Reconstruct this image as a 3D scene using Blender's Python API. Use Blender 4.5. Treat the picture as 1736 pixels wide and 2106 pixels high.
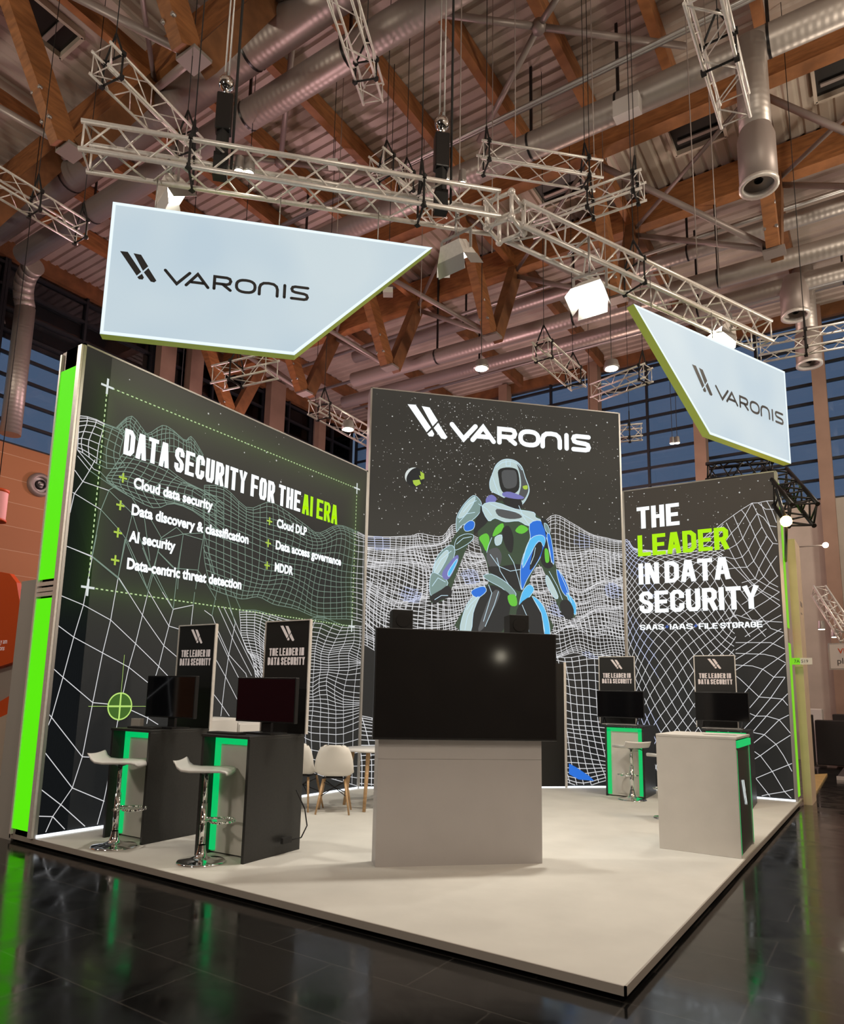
import bpy, math, random
from mathutils import Vector as V, Matrix
random.seed(7)
S = bpy.context.scene
COL = S.collection
for o in list(bpy.data.objects): bpy.data.objects.remove(o)
PI = math.pi

# ------------------------------------------------------------------ camera
F_PX, CX, CY = 1433.57, 847.26, 1200.2
YAW, PITCH, ROLL = math.radians(-34.2331), math.radians(9.1493), math.radians(1.2369)
CAM = V((1.19725, -3.74926, 1.495))
fw = V((math.cos(PITCH) * math.sin(YAW), math.cos(PITCH) * math.cos(YAW), math.sin(PITCH)))
r0 = V((math.cos(YAW), -math.sin(YAW), 0)); u0 = r0.cross(fw)
rt = r0 * math.cos(ROLL) + u0 * math.sin(ROLL); up = u0 * math.cos(ROLL) - r0 * math.sin(ROLL)
cd = bpy.data.cameras.new('camera'); cam = bpy.data.objects.new('camera', cd); COL.objects.link(cam)
M = Matrix((rt, up, -fw)).transposed().to_4x4(); M.translation = CAM; cam.matrix_world = M
cd.sensor_fit = 'HORIZONTAL'; cd.sensor_width = 36.0; cd.lens = F_PX * 36 / 1736
cd.shift_x = (868 - CX) / 1736; cd.shift_y = (CY - 1053) / 1736
cd.clip_start = 0.05; cd.clip_end = 300
S.camera = cam
S.view_settings.view_transform = 'Standard'; S.view_settings.look = 'None'
S.view_settings.exposure = 0.0; S.view_settings.gamma = 1.0; S.view_settings.use_curve_mapping = False

# ------------------------------------------------------------------ dusk sky
w = bpy.data.worlds.new('dusk_sky'); S.world = w; w.use_nodes = True
nt = w.node_tree; bg = nt.nodes['Background']
tc = nt.nodes.new('ShaderNodeTexCoord'); sx = nt.nodes.new('ShaderNodeSeparateXYZ'); rp = nt.nodes.new('ShaderNodeValToRGB')
nt.links.new(tc.outputs['Generated'], sx.inputs[0]); nt.links.new(sx.outputs['Z'], rp.inputs[0]); nt.links.new(rp.outputs[0], bg.inputs[0])
rp.color_ramp.elements[0].position = 0.0; rp.color_ramp.elements[0].color = (0.082, 0.112, 0.165, 1)
rp.color_ramp.elements[1].position = 0.8; rp.color_ramp.elements[1].color = (0.055, 0.085, 0.145, 1)
bg.inputs[1].default_value = 1.2

def lamp(name, kind, loc, energy, color, size=0.3, aim=None, spot=None, parent=None, blend=0.5):
    d = bpy.data.lights.new(name, kind); d.energy = energy; d.color = color
    if kind == 'AREA': d.size = size
    else: d.shadow_soft_size = size
    if kind == 'SPOT': d.spot_size = spot; d.spot_blend = blend
    o = bpy.data.objects.new(name, d); COL.objects.link(o); o.location = loc
    if aim is not None:
        o.rotation_euler = (V(aim) - V(loc)).to_track_quat('-Z', 'Y').to_euler()
    return o
WARM = (1.0, 0.87, 0.71); PINK = (1.0, 0.62, 0.64)
# unseen fill lights added for ceiling and camera side; pink: neighbouring stands' uplight
ADDED_FILLS = [(-11.5, -4.5, 8.2, 520, WARM), (4.5, -2.5, 8.0, 620, WARM), (5.0, 6.5, 8.4, 640, WARM), (3.8, 13.8, 8.0, 560, WARM),
              (-5.5, 15.2, 7.0, 420, (1, .66, .56)), (-12.5, 11, 6.5, 620, PINK), (-10.8, 5.0, 6.4, 330, PINK), (-3, -8, 5.2, 620, (1, .88, .74))]
for x, y, z, e, c in ADDED_FILLS: lamp('added_fill_light', 'POINT', (x, y, z), e, c, 0.4)

# ------------------------------------------------------------------ pixel helpers (photograph frame)
def ray(u, v): return fw + rt * ((u - CX) / F_PX) - up * ((v - CY) / F_PX)
def onz(u, v, z=0.075): r = ray(u, v); return CAM + r * ((z - CAM.z) / r.z)
def onx(u, v, x): r = ray(u, v); return CAM + r * ((x - CAM.x) / r.x)
def ony(u, v, y): r = ray(u, v); return CAM + r * ((y - CAM.y) / r.y)

# ------------------------------------------------------------------ materials
MAT = {}
def mat(name, col, rough=0.5, metal=0.0, emit=None, es=1.0, noise=0, nscale=8, bump=0, spec=0.5, stretch=None, coord='Object'):
    m = bpy.data.materials.new(name); m.use_nodes = True; n = m.node_tree.nodes; l = m.node_tree.links
    b = n['Principled BSDF']; b.inputs['Base Color'].default_value = (*col, 1); b.inputs['Roughness'].default_value = rough
    b.inputs['Metallic'].default_value = metal; b.inputs['Specular IOR Level'].default_value = spec
    if emit: b.inputs['Emission Color'].default_value = (*emit, 1); b.inputs['Emission Strength'].default_value = es
    if noise or bump:
        t = n.new('ShaderNodeTexCoord'); mp = n.new('ShaderNodeMapping'); nz = n.new('ShaderNodeTexNoise')
        if stretch: mp.inputs['Scale'].default_value = stretch
        nz.inputs['Scale'].default_value = nscale; nz.inputs['Detail'].default_value = 5
        l.new(t.outputs[coord], mp.inputs[0]); l.new(mp.outputs[0], nz.inputs[0])
        if noise:
            r = n.new('ShaderNodeValToRGB'); l.new(nz.outputs['Fac'], r.inputs[0])
            r.color_ramp.elements[0].position = .3; r.color_ramp.elements[1].position = .7
            r.color_ramp.elements[0].color = (*[c * (1 - noise) for c in col], 1); r.color_ramp.elements[1].color = (*[min(1, c * (1 + noise)) for c in col], 1)
            l.new(r.outputs[0], b.inputs['Base Color'])
        if bump:
            bp = n.new('ShaderNodeBump'); bp.inputs['Strength'].default_value = bump; bp.inputs['Distance'].default_value = .02
            l.new(nz.outputs['Fac'], bp.inputs['Height']); l.new(bp.outputs[0], b.inputs['Normal'])
    MAT[name] = m; return m
def glow(name, col, s=1.0):
    m = mat(name, (0.02, 0.02, 0.02), .6, 0, col, s, spec=.2); return m
mat('aluminium', (.86, .83, .79), .36, .35, noise=.06, nscale=30)
mat('aluminium_satin', (.50, .49, .48), .4, .8)
mat('chrome', (.86, .86, .86), .06, 1.0)
mat('black_paint', (.010, .010, .011), .35)
mat('black_rubber', (.012, .012, .012), .7)
mat('black_laminate', (.022, .022, .021), .42, noise=.15, nscale=60)
mat('screen_black', (.004, .004, .005), .08, spec=.5)
mat('screen_maroon_reflection', (.018, .004, .007), .12)  # maroon reflection of the ceiling put into the screen colour
mat('white_laminate', (.62, .59, .55), .45, noise=.03, nscale=5)
mat('white_lacquer', (.72, .70, .68), .35)
mat('pillar_paint', (.50, .475, .465), .5, noise=.03, nscale=3)
mat('white_plastic', (.78, .75, .70), .35)
mat('carpet', (.60, .585, .545), .95, noise=.05, nscale=2.5, bump=.25, spec=.1)
mat('kerb_trim', (.42, .38, .34), .4, .2)
mat('underside_black', (.006, .006, .006), .8)
mat('beech', (.52, .33, .17), .5, noise=.15, nscale=6, stretch=(1, 1, 8))
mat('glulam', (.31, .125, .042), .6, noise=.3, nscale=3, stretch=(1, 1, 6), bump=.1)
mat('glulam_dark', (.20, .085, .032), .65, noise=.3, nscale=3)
mat('deck', (.50, .425, .375), .5, .1, noise=.12, nscale=1.2)
mat('deck_light', (.56, .49, .41), .5, .1, noise=.10, nscale=1.2)
mat('steel_tube', (.34, .29, .27), .45, .3)
mat('steel_plate', (.30, .27, .25), .5, .2)
mat('concrete', (.46, .41, .36), .8, noise=.10, nscale=1.5, bump=.1)
mat('hall_dark', (.035, .028, .024), .8)
mat('concrete_column', (.30, .20, .15), .8, noise=.12, nscale=1.5)
mat('window_frame', (.012, .014, .02), .5)
mat('roof_hatch_dark', (.008, .008, .008), .4)
mat('dark_backing', (.012, .012, .014), .7)
mat('orange_paint', (.75, .10, .015), .5)
mat('grey_panel', (.40, .38, .35), .6)
mat('cream', (.62, .55, .46), .5)
mat('beige_board', (.74, .58, .42), .6, noise=.06, nscale=3)
mat('parquet', (.60, .42, .16), .35, noise=.15, nscale=4)
mat('dark_carpet', (.045, .038, .042), .9)
mat('sofa_black', (.015, .012, .013), .7)
mat('pink_shade', (.75, .35, .33), .6, emit=(.8, .3, .28), es=.25)
mat('printed_dark', (.011, .011, .011), .4)
glow('led_green', (0.0, .66, .16), .80); glow('strip_green', (.10, .82, .0), 1.0); glow('strip_green_dim', (.25, .80, .02), .75)
glow('base_light', (.85, .92, 1.0), 2.2); glow('lamp_white', (1, .95, .82), 14); glow('lamp_small', (1, .9, .7), 12)
glow('lamp_orange', (1, .62, .2), 10); glow('letter_white', (.92, .98, 1.0), 1.15); glow('letter_soft', (.80, .86, .84), .85); glow('letter_lime', (.50, 1.0, .0), .85)
glow('letter_blue', (.06, .15, .6), .7)
glow('line_white', (.74, .74, .76), .95); glow('line_green', (.25, .36, .29), .8); glow('line_blue', (.62, .67, .88), .95)
glow('dash_lime', (.62, .85, .42), .85); glow('plus_lime', (.5, .72, .08), .8); glow('star', (.7, .7, .68), .8)
glow('target_ring', (.55, .85, .2), .9); glow('target_fill', (.06, .16, .02), .8)
glow('fig_pale', (.52, .66, .66), .95); glow('fig_mint', (.22, .33, .31), .9); glow('fig_dark', (.022, .024, .026), .9); glow('fig_grey', (.095, .10, .105), .9)
glow('fig_blue', (.02, .17, .72), .95); glow('fig_sky', (.10, .52, .92), .95); glow('fig_green', (.14, .58, .05), .95); glow('fig_moss', (.045, .075, .045), .95)
glow('fig_line', (.60, .82, .95), .95); glow('fig_violet', (.20, .20, .52), .9)
mat('logo_dark', (.035, .037, .042), .4); mat('poster_white', (.70, .62, .60), .5, emit=(.5, .45, .44), es=.35)
mat('lime_edge', (.33, .40, .08), .5, emit=(.33, .40, .05), es=.30); mat('neon_sign_text', (.02, .12, .01), .5)

def duct_mat():
    m = mat('galvanised_duct', (.44, .40, .37), .42, .55); n = m.node_tree.nodes; l = m.node_tree.links; b = n['Principled BSDF']
    t = n.new('ShaderNodeTexCoord'); wv = n.new('ShaderNodeTexWave'); wv.bands_direction = 'Z'
    wv.inputs['Scale'].default_value = 3.0; bp = n.new('ShaderNodeBump'); bp.inputs['Strength'].default_value = .07; bp.inputs['Distance'].default_value = .03
    l.new(t.outputs['UV'], wv.inputs[0]); wv.bands_direction = 'X'
    l.new(wv.outputs['Fac'], bp.inputs['Height']); l.new(bp.outputs[0], b.inputs['Normal'])
duct_mat()
def floor_mat():
    m = mat('hall_floor', (.012, .012, .012), .2); n = m.node_tree.nodes; l = m.node_tree.links; b = n['Principled BSDF']
    t = n.new('ShaderNodeTexCoord'); mp = n.new('ShaderNodeMapping'); l.new(t.outputs['Object'], mp.inputs[0])
    br = n.new('ShaderNodeTexBrick'); br.inputs['Scale'].default_value = 1.0; br.inputs['Brick Width'].default_value = 1.0; br.inputs['Row Height'].default_value = .5
    br.inputs['Mortar Size'].default_value = .006; br.offset = .5
    br.inputs['Color1'].default_value = (.007, .007, .007, 1); br.inputs['Color2'].default_value = (.010, .0098, .0095, 1); br.inputs['Mortar'].default_value = (.03, .028, .026, 1)
    l.new(mp.outputs[0], br.inputs[0]); l.new(br.outputs[0], b.inputs['Base Color'])
    nz = n.new('ShaderNodeTexNoise'); nz.inputs['Scale'].default_value = 2.2; nz.inputs['Detail'].default_value = 8; nz.inputs['Distortion'].default_value = 1.6
    l.new(t.outputs['Object'], nz.inputs[0])
    r = n.new('ShaderNodeMapRange'); r.inputs['From Min'].default_value = .35; r.inputs['From Max'].default_value = .7; r.inputs['To Min'].default_value = .07; r.inputs['To Max'].default_value = .22
    l.new(nz.outputs['Fac'], r.inputs[0]); l.new(r.outputs[0], b.inputs['Roughness'])
    b.inputs['Specular IOR Level'].default_value = .5
floor_mat()
def wood_wall_mat():
    m = mat('board_wall', (.45, .19, .075), .6); n = m.node_tree.nodes; l = m.node_tree.links; b = n['Principled BSDF']
    t = n.new('ShaderNodeTexCoord'); mp = n.new('ShaderNodeMapping'); mp.inputs['Rotation'].default_value = (0, PI / 2, PI / 2)
    l.new(t.outputs['UV'], mp.inputs[0]); mp.inputs['Rotation'].default_value = (0, 0, 0)
    br = n.new('ShaderNodeTexBrick'); br.inputs['Scale'].default_value = 1.0; br.inputs['Brick Width'].default_value = 6; br.inputs['Row Height'].default_value = .62
    br.inputs['Mortar Size'].default_value = .008
    br.inputs['Color1'].default_value = (.46, .20, .08, 1); br.inputs['Color2'].default_value = (.41, .175, .07, 1); br.inputs['Mortar'].default_value = (.6, .4, .25, 1)
    l.new(mp.outputs[0], br.inputs[0]); l.new(br.outputs[0], b.inputs['Base Color'])
wood_wall_mat()
def glass_mat():
    m = bpy.data.materials.new('window_glass'); m.use_nodes = True; n = m.node_tree.nodes; l = m.node_tree.links; n.clear()
    o = n.new('ShaderNodeOutputMaterial'); mx = n.new('ShaderNodeMixShader'); tr = n.new('ShaderNodeBsdfTransparent'); gl = n.new('ShaderNodeBsdfGlossy')
    fr = n.new('ShaderNodeFresnel'); fr.inputs[0].default_value = 1.45; gl.inputs['Roughness'].default_value = .03; tr.inputs[0].default_value = (.85, .9, .95, 1)
    l.new(fr.outputs[0], mx.inputs[0]); l.new(tr.outputs[0], mx.inputs[1]); l.new(gl.outputs[0], mx.inputs[2]); l.new(mx.outputs[0], o.inputs[0]); MAT['window_glass'] = m
glass_mat()
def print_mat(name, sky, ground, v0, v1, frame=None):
    """back-lit fabric print: dark ground, night sky made paler by painted-in stray light; UV = metres along the wall / height"""
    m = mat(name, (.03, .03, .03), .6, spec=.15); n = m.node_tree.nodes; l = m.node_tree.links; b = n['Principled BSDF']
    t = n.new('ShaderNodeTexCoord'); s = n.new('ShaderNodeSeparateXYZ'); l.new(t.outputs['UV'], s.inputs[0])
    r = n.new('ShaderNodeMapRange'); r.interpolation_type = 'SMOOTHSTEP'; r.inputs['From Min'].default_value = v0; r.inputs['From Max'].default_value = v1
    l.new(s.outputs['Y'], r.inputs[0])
    mx = n.new('ShaderNodeMix'); mx.data_type = 'RGBA'; mx.inputs['A'].default_value = (*ground, 1); mx.inputs['B'].default_value = (*sky, 1)  # paler upper tone: stray warm lamplight put into the print's sky colour
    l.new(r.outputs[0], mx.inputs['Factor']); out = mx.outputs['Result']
    if frame:
        u0_, u1_, w0_, w1_ = frame
        def mth(op, a, bb=None):
            q = n.new('ShaderNodeMath'); q.operation = op
            for i, x in enumerate((a, bb)):
                if x is None: continue
                if isinstance(x, (int, float)): q.inputs[i].default_value = x
                else: l.new(x, q.inputs[i])
            return q.outputs[0]
        du = mth('MINIMUM', mth('SUBTRACT', s.outputs['X'], u0_), mth('SUBTRACT', u1_, s.outputs['X']))
        dv = mth('MINIMUM', mth('SUBTRACT', s.outputs['Y'], w0_), mth('SUBTRACT', w1_, s.outputs['Y']))
        dd = mth('MINIMUM', du, dv)
        g = mth('POWER', 2.718, mth('MULTIPLY', mth('ABSOLUTE', dd), -7.0))
        a2 = n.new('ShaderNodeMix'); a2.data_type = 'RGBA'; a2.blend_type = 'ADD'; a2.inputs['B'].default_value = (.014, .034, .003, 1)
        l.new(g, a2.inputs['Factor']); l.new(out, a2.inputs['A']); out = a2.outputs['Result']
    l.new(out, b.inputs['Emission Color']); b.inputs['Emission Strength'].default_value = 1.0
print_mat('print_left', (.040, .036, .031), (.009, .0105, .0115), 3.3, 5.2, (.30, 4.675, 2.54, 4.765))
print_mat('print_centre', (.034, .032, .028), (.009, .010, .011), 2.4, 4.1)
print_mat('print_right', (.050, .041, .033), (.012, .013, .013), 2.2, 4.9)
def sign_mat():
    m = mat('sign_face', (.6, .6, .6), .5); n = m.node_tree.nodes; l = m.node_tree.links; b = n['Principled BSDF']
    t = n.new('ShaderNodeTexCoord'); nz = n.new('ShaderNodeTexNoise'); nz.inputs['Scale'].default_value = 1.1; nz.inputs['Detail'].default_value = 1
    l.new(t.outputs['Object'], nz.inputs[0]); r = n.new('ShaderNodeValToRGB'); l.new(nz.outputs['Fac'], r.inputs[0])
    r.color_ramp.elements[0].position = .3; r.color_ramp.elements[0].color = (.50, .63, .72, 1); r.color_ramp.elements[1].position = .7; r.color_ramp.elements[1].color = (.60, .71, .76, 1)
    l.new(r.outputs[0], b.inputs['Emission Color']); b.inputs['Emission Strength'].default_value = .95; b.inputs['Base Color'].default_value = (.05, .05, .05, 1)
sign_mat(); glow('sign_rim', (.86, .97, 1.0), 1.0)

# ------------------------------------------------------------------ mesh builder
def wmat(o):
    m = o.matrix_basis.copy()
    while o.parent: o = o.parent; m = o.matrix_basis @ m
    return m
class MB:
    def __init__(s): s.v = []; s.f = []; s.m = []; s.uv = []; s.cur = 0; s.sm = []
    def face(s, pts, uv=None, smooth=False):
        b = len(s.v); s.v += [V(p) for p in pts]; s.f.append(list(range(b, b + len(pts)))); s.m.append(s.cur); s.uv.append(uv); s.sm.append(smooth)
    def _poly(s, vs, fs, smooth=False):
        b = len(s.v); s.v += [V(p) for p in vs]
        for f in fs: s.f.append([b + i for i in f]); s.m.append(s.cur); s.uv.append(None); s.sm.append(smooth)
    def box(s, c, size, rz=0, ax=None):
        c = V(c); a, b_, d = [x / 2 for x in size]
        if ax is None:
            X = V((math.cos(rz), math.sin(rz), 0)); Y = V((-math.sin(rz), math.cos(rz), 0)); Z = V((0, 0, 1))
        else: X, Y, Z = ax
        vs = [c + X * i * a + Y * j * b_ + Z * k * d for k in (-1, 1) for j in (-1, 1) for i in (-1, 1)]
        s._poly(vs, [(0, 2, 3, 1), (4, 5, 7, 6), (0, 1, 5, 4), (2, 6, 7, 3), (0, 4, 6, 2), (1, 3, 7, 5)]); return s
    def span(s, lo, hi): return s.box([(a + b) / 2 for a, b in zip(lo, hi)], [b - a for a, b in zip(lo, hi)])
    def bar(s, p, q, wd, ht, upv=(0, 0, 1)):
        p, q = V(p), V(q); Z = (q - p).normalized(); X = Z.cross(V(upv))
        if X.length < 1e-4: X = V((1, 0, 0))
        X.normalize(); Y = X.cross(Z)
        return s.box((p + q) / 2, (wd, ht, (q - p).length), ax=(X, Y, Z))
    def tube(s, p, q, r, n=8, r2=None, caps=True, uv=False):
        p, q = V(p), V(q); Z = (q - p).normalized(); X = Z.orthogonal().normalized(); Y = Z.cross(X); r2 = r if r2 is None else r2
        L = (q - p).length
        ring = [(math.cos(2 * PI * i / n), math.sin(2 * PI * i / n)) for i in range(n)]
        b = len(s.v); s.v += [p + (X * a + Y * c) * r for a, c in ring] + [q + (X * a + Y * c) * r2 for a, c in ring]
        for i in range(n):
            j = (i + 1) % n; s.f.append([b + i, b + j, b + n + j, b + n + i]); s.m.append(s.cur); s.sm.append(True)
            s.uv.append([(0, i / n), (0, (i + 1) / n), (L, (i + 1) / n), (L, i / n)] if uv else None)
        if caps:
            for fr in ([b + i for i in reversed(range(n))], [b + n + i for i in range(n)]): s.f.append(fr); s.m.append(s.cur); s.uv.append(None); s.sm.append(False)
        return s
    def path(s, pts, r, n=6):
        for a, b in zip(pts, pts[1:]): s.tube(a, b, r, n)
        return s
    def lathe(s, prof, o=(0, 0, 0), n=24, axis=(0, 0, 1)):
        o = V(o); Z = V(axis).normalized(); X = Z.orthogonal().normalized(); Y = Z.cross(X)
        vs = []
        for r, z in prof:
            for i in range(n):
                a = 2 * PI * i / n; vs.append(o + X * math.cos(a) * r + Y * math.sin(a) * r + Z * z)
        fs = [(k * n + i, k * n + (i + 1) % n, (k + 1) * n + (i + 1) % n, (k + 1) * n + i) for k in range(len(prof) - 1) for i in range(n)]
        s._poly(vs, fs, True); return s
    def prism(s, pts, ext):
        """closed outline (3-D points) pushed along ext"""
        a = [V(p) for p in pts]; n = len(a); e = V(ext)
        s._poly(a + [p + e for p in a], [tuple(range(n))[::-1], tuple(range(n, 2 * n))] + [(i, (i + 1) % n, n + (i + 1) % n, n + i) for i in range(n)]); return s
    def sphere(s, c, r, n=12):
        return s.lathe([(r * math.sin(PI * k / (n // 2)), -r * math.cos(PI * k / (n // 2))) for k in range(n // 2 + 1)], c, n)
    def build(s, name, mats, parent=None, bevel=0):
        me = bpy.data.meshes.new(name); inv = wmat(parent).inverted() if parent else Matrix()
        me.from_pydata([tuple(inv @ p) for p in s.v], [], s.f)
        if isinstance(mats, str): mats = [mats]
        for m in mats: me.materials.append(MAT[m])
        me.polygons.foreach_set('material_index', s.m); me.polygons.foreach_set('use_smooth', s.sm)
        if any(u is not None for u in s.uv):
            lay = me.uv_layers.new(name='UVMap')
            for p, u in zip(me.polygons, s.uv):
                if u:
                    for li, c in zip(p.loop_indices, u): lay.data[li].uv = c
        me.update()
        o = bpy.data.objects.new(name, me); COL.objects.link(o)
        if parent: o.parent = parent
        if bevel:
            bm = o.modifiers.new('bevel', 'BEVEL'); bm.width = bevel; bm.segments = 2; bm.limit_method = 'ANGLE'
        return o
def tag(o, label, cat, group=None, kind=None):
    o['label'] = label; o['category'] = cat
    if group: o['group'] = group
    if kind: o['kind'] = kind
    return o
def thing(name, label, cat, loc=(0, 0, 0), rz=0, group=None):
    o = bpy.data.objects.new(name, None); COL.objects.link(o); o.location = loc; o.rotation_euler = (0, 0, rz); o.empty_display_size = .1
    bpy.context.view_layer.update()
    return tag(o, label, cat, group)
def struct(o): o['kind'] = 'structure'; return o
def dup(o, loc, rz, label, group=None):
    r = o.copy(); COL.objects.link(r); r.location = loc; r.rotation_euler = (0, 0, rz); r['label'] = label
    if group: r['group'] = group
    def kids(a, b):
        for ch in list(a.children):
            c = ch.copy(); COL.objects.link(c); c.parent = b; kids(ch, c)
    kids(o, r); return r
PT = 0.075
ORD = ['first', 'second', 'third', 'fourth', 'fifth', 'sixth', 'seventh', 'eighth', 'ninth', 'tenth', 'eleventh', 'twelfth', 'thirteenth', 'fourteenth']

# ================================================================== THE HALL (structure)
b = MB(); b.face([(-17.2, -12, 0), (9, -12, 0), (9, 18.6, 0), (-17.2, 18.6, 0)]); struct(b.build('floor', 'hall_floor'))
XL, YB, ZR = -17.2, 18.6, 13.12
# corrugated roof decks
def deck(name, x0, x1, y0, y1, z, along, pitch, m):
    b = MB(); d = .045
    lo, hi = (y0, y1) if along == 'x' else (x0, x1)
    t = lo; prof = []
    while t < hi - 1e-6:
        prof += [(t, 0), (t + pitch * .55, 0), (t + pitch * .68, d), (t + pitch * .87, d)]; t += pitch
    prof.append((hi, 0))
    for (a, za), (c, zc) in zip(prof, prof[1:]):
        if along == 'x': b.face([(x0, a, z + za), (x1, a, z + za), (x1, c, z + zc), (x0, c, z + zc)])
        else: b.face([(a, y0, z + za), (c, y0, z + zc), (c, y1, z + zc), (a, y1, z + za)])
    return struct(b.build(name, m))
deck('ceiling', XL, 9, 2.75, 8.4, ZR, 'x', .24, 'deck')
deck('ceiling', XL, 9, 8.4, 11.25, ZR, 'y', .27, 'deck_light')
deck('ceiling', XL, 9, 11.25, YB, ZR, 'x', .30, 'deck')
deck('ceiling', XL, 9, -.2, 2.75, ZR, 'y', .27, 'deck')
deck('ceiling', XL, 9, -12, -.2, ZR, 'x', .30, 'deck')
b = MB(); b.span((XL, -12, 13.24), (9, YB, 13.4)); struct(b.build('ceiling', 'deck'))
# back wall: concrete below, glazed above
b = MB(); b.span((XL, YB, 0), (9, YB + .3, 7.25)); struct(b.build('wall_back', 'concrete'))
b = MB(); b.span((XL, YB, 12.75), (9, YB + .3, 13.3)); struct(b.build('trim_1', 'glulam_dark'))
# left wall: boarded below, glazed above
b = MB(); b.face([(XL, -12, 0), (XL, YB, 0), (XL, YB, 7.72), (XL, -12, 7.72)], [(0, 0), (30.6, 0), (30.6, 7.72), (0, 7.72)])
b.face([(XL - .3, -12, 7.72), (XL, -12, 7.72), (XL, YB, 7.72), (XL - .3, YB, 7.72)]); struct(b.build('wall_left', 'board_wall'))
b = MB(); b.span((XL - .3, -12, 12.7), (XL, YB, 13.3)); struct(b.build('trim_2', 'glulam_dark'))
wi = [0]
def window_back(x0, x1):
    wi[0] += 1; f = MB()
    for x in (x0 + .04, (x0 + x1) / 2, x1 - .04): f.box((x, YB + .12, 10), (.07, .12, 5.5))
    z = 7.28
    while z < 12.8: f.box(((x0 + x1) / 2, YB + .12, z), (x1 - x0, .10, .075)); z += .585
    o = f.build('window_%d' % wi[0], 'window_frame'); struct(o)
    MB().span((x0, YB + .14, 7.25), (x1, YB + .15, 12.75)).build('pane', 'window_glass', o)
def window_left(y0, y1):
    wi[0] += 1; f = MB()
    for y in (y0 + .04, (y0 + y1) / 2, y1 - .04): f.box((XL - .12, y, 10.2), (.12, .07, 5.1))
    z = 7.75
    while z < 12.8: f.box((XL - .12, (y0 + y1) / 2, z), (.10, y1 - y0, .075)); z += .6
    o = f.build('window_%d' % wi[0], 'window_frame'); struct(o)
    MB().span((XL - .16, y0, 7.7), (XL - .15, y1, 12.75)).build('pane', 'window_glass', o)
    MB().span((XL - .30, y0, 10.6), (XL - .24, y1, 12.75)).build('dark_pane_backing', 'dark_backing', o)  # dark sheet added for the outside canopy and reflection darkening the upper panes
b = MB(); b.span((9, -12, 0), (9.3, YB, 13.3)); struct(b.build('wall_right', 'concrete'))
b = MB(); b.span((XL, -12.3, 0), (9.3, -12, 13.3)); struct(b.build('wall_front', 'hall_dark'))
bx = [XL, -15.5, -12.8, -9.884, -6.461, -3.096, .178, 3.4, 6.6, 9]
for a, c in zip(bx, bx[1:]): window_back(a, c)
ly = [-12, -6, -2.5, .6, 4.1, 8.6, 13.4, 16, YB]
for a, c in zip(ly, ly[1:]): window_left(a, c)
for i, x in enumerate(bx[1:-1]):
    o = MB().span((x - .17, YB - .35, 0), (x + .17, YB + .05, 13.0)).build('concrete_column', 'concrete_column')
    tag(o, '%s brown concrete column from the left along the glazed back wall' % ORD[i], 'column', 'columns of the back wall')
for i, (y, wd) in enumerate([(.6, .5), (8.9, .55), (10.0, .5), (13.7, .75), (16.2, .4)]):
    o = MB().span((XL + .02, y - wd / 2, 0), (XL + .32, y + wd / 2, 13.0)).build('concrete_column', 'concrete_column')
    tag(o, '%s brown concrete column from the left along the left hall wall' % ORD[i], 'column', 'columns of the left wall')

# ================================================================== ROOF TIMBER AND STEEL
ROWS = [(1.3, -.1, 2.65), (10.0, 8.5, 11.2)]
NX = [-15, -12, -9, -6, -3, 0, 3]
names = [('front beam of the near roof truss, mostly out of frame above the left', 'back beam of the near roof truss, running beside the widest silver duct'),
         ('front beam of the far roof truss, behind the long silver duct', 'back beam of the far roof truss, above the pink-lit duct')]
for (yn, yf, yb), nm in zip(ROWS, names):
    for y, n_ in zip((yf, yb), nm):
        o = MB().bar((XL + .3, y, 12.62), (9, y, 12.62), .30, .72).build('roof_beam', 'glulam'); tag(o, 'long brown glulam ' + n_, 'beam', 'glulam roof beams')
NZ = 9.95
for ri, (yn, yf, yb) in enumerate(ROWS):
    rown = ('near', 'far')[ri]
    for i, x in enumerate(NX):
        t = thing('timber_strut_frame', '%s pair of brown struts from the left under the %s roof truss' % (ORD[i], rown), 'strut', (x, yn, NZ), 0, 'strut pairs of the roof trusses')
        MB().bar((x, yn - .12, NZ + .05), (x, yf, 12.3), .36, .22, (1, 0, 0)).build('strut', 'glulam', t)
        MB().bar((x + .02, yn + .12, NZ + .05), (x + .02, yb, 12.3), .36, .22, (1, 0, 0)).build('strut', 'glulam_dark', t)  # back strut painted darker, standing for its side turned from the light
        MB().bar((x, yf, 12.55), (x, yb, 12.55), .14, .3).build('cross_beam', 'glulam', t)
        pl = MB(); pl.box((x, yn, NZ), (.38, .30, .05)); pl.box((x - .19, yn, NZ + .1), (.015, .3, .18)); pl.build('node_plate', 'steel_plate', t)
        bo = MB()
        for dx in (-.1, .1):
            for dz in (.25, .62): bo.tube((x + dx, yn - .28 - dz * .5, NZ + dz), (x + dx, yn - .34 - dz * .5, NZ + dz), .03, 8)
        bo.build('bolt_heads', 'aluminium_satin', t)
    for i, (xa, xc) in enumerate(zip(NX, NX[1:])):
        for y, s_ in ((yf, 'front'), (yb, 'back')):
            o = MB().tube((xa, y, 12.2), (xc, yn, NZ + .05), .06, 10).build('steel_brace', 'steel_tube')
            tag(o, '%s slanting steel brace from the left, %s side, %s roof truss' % (ORD[i], s_, rown), 'brace', 'steel braces of the roof trusses')
        o = MB().tube((xa, yb, 12.25), (xc, yf, 12.25), .045, 8).build('steel_brace', 'steel_tube')
        tag(o, '%s thin flat brace from the left under the %s truss deck strip' % (ORD[i], rown), 'brace', 'flat braces of the roof trusses')
k = 0
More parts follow.
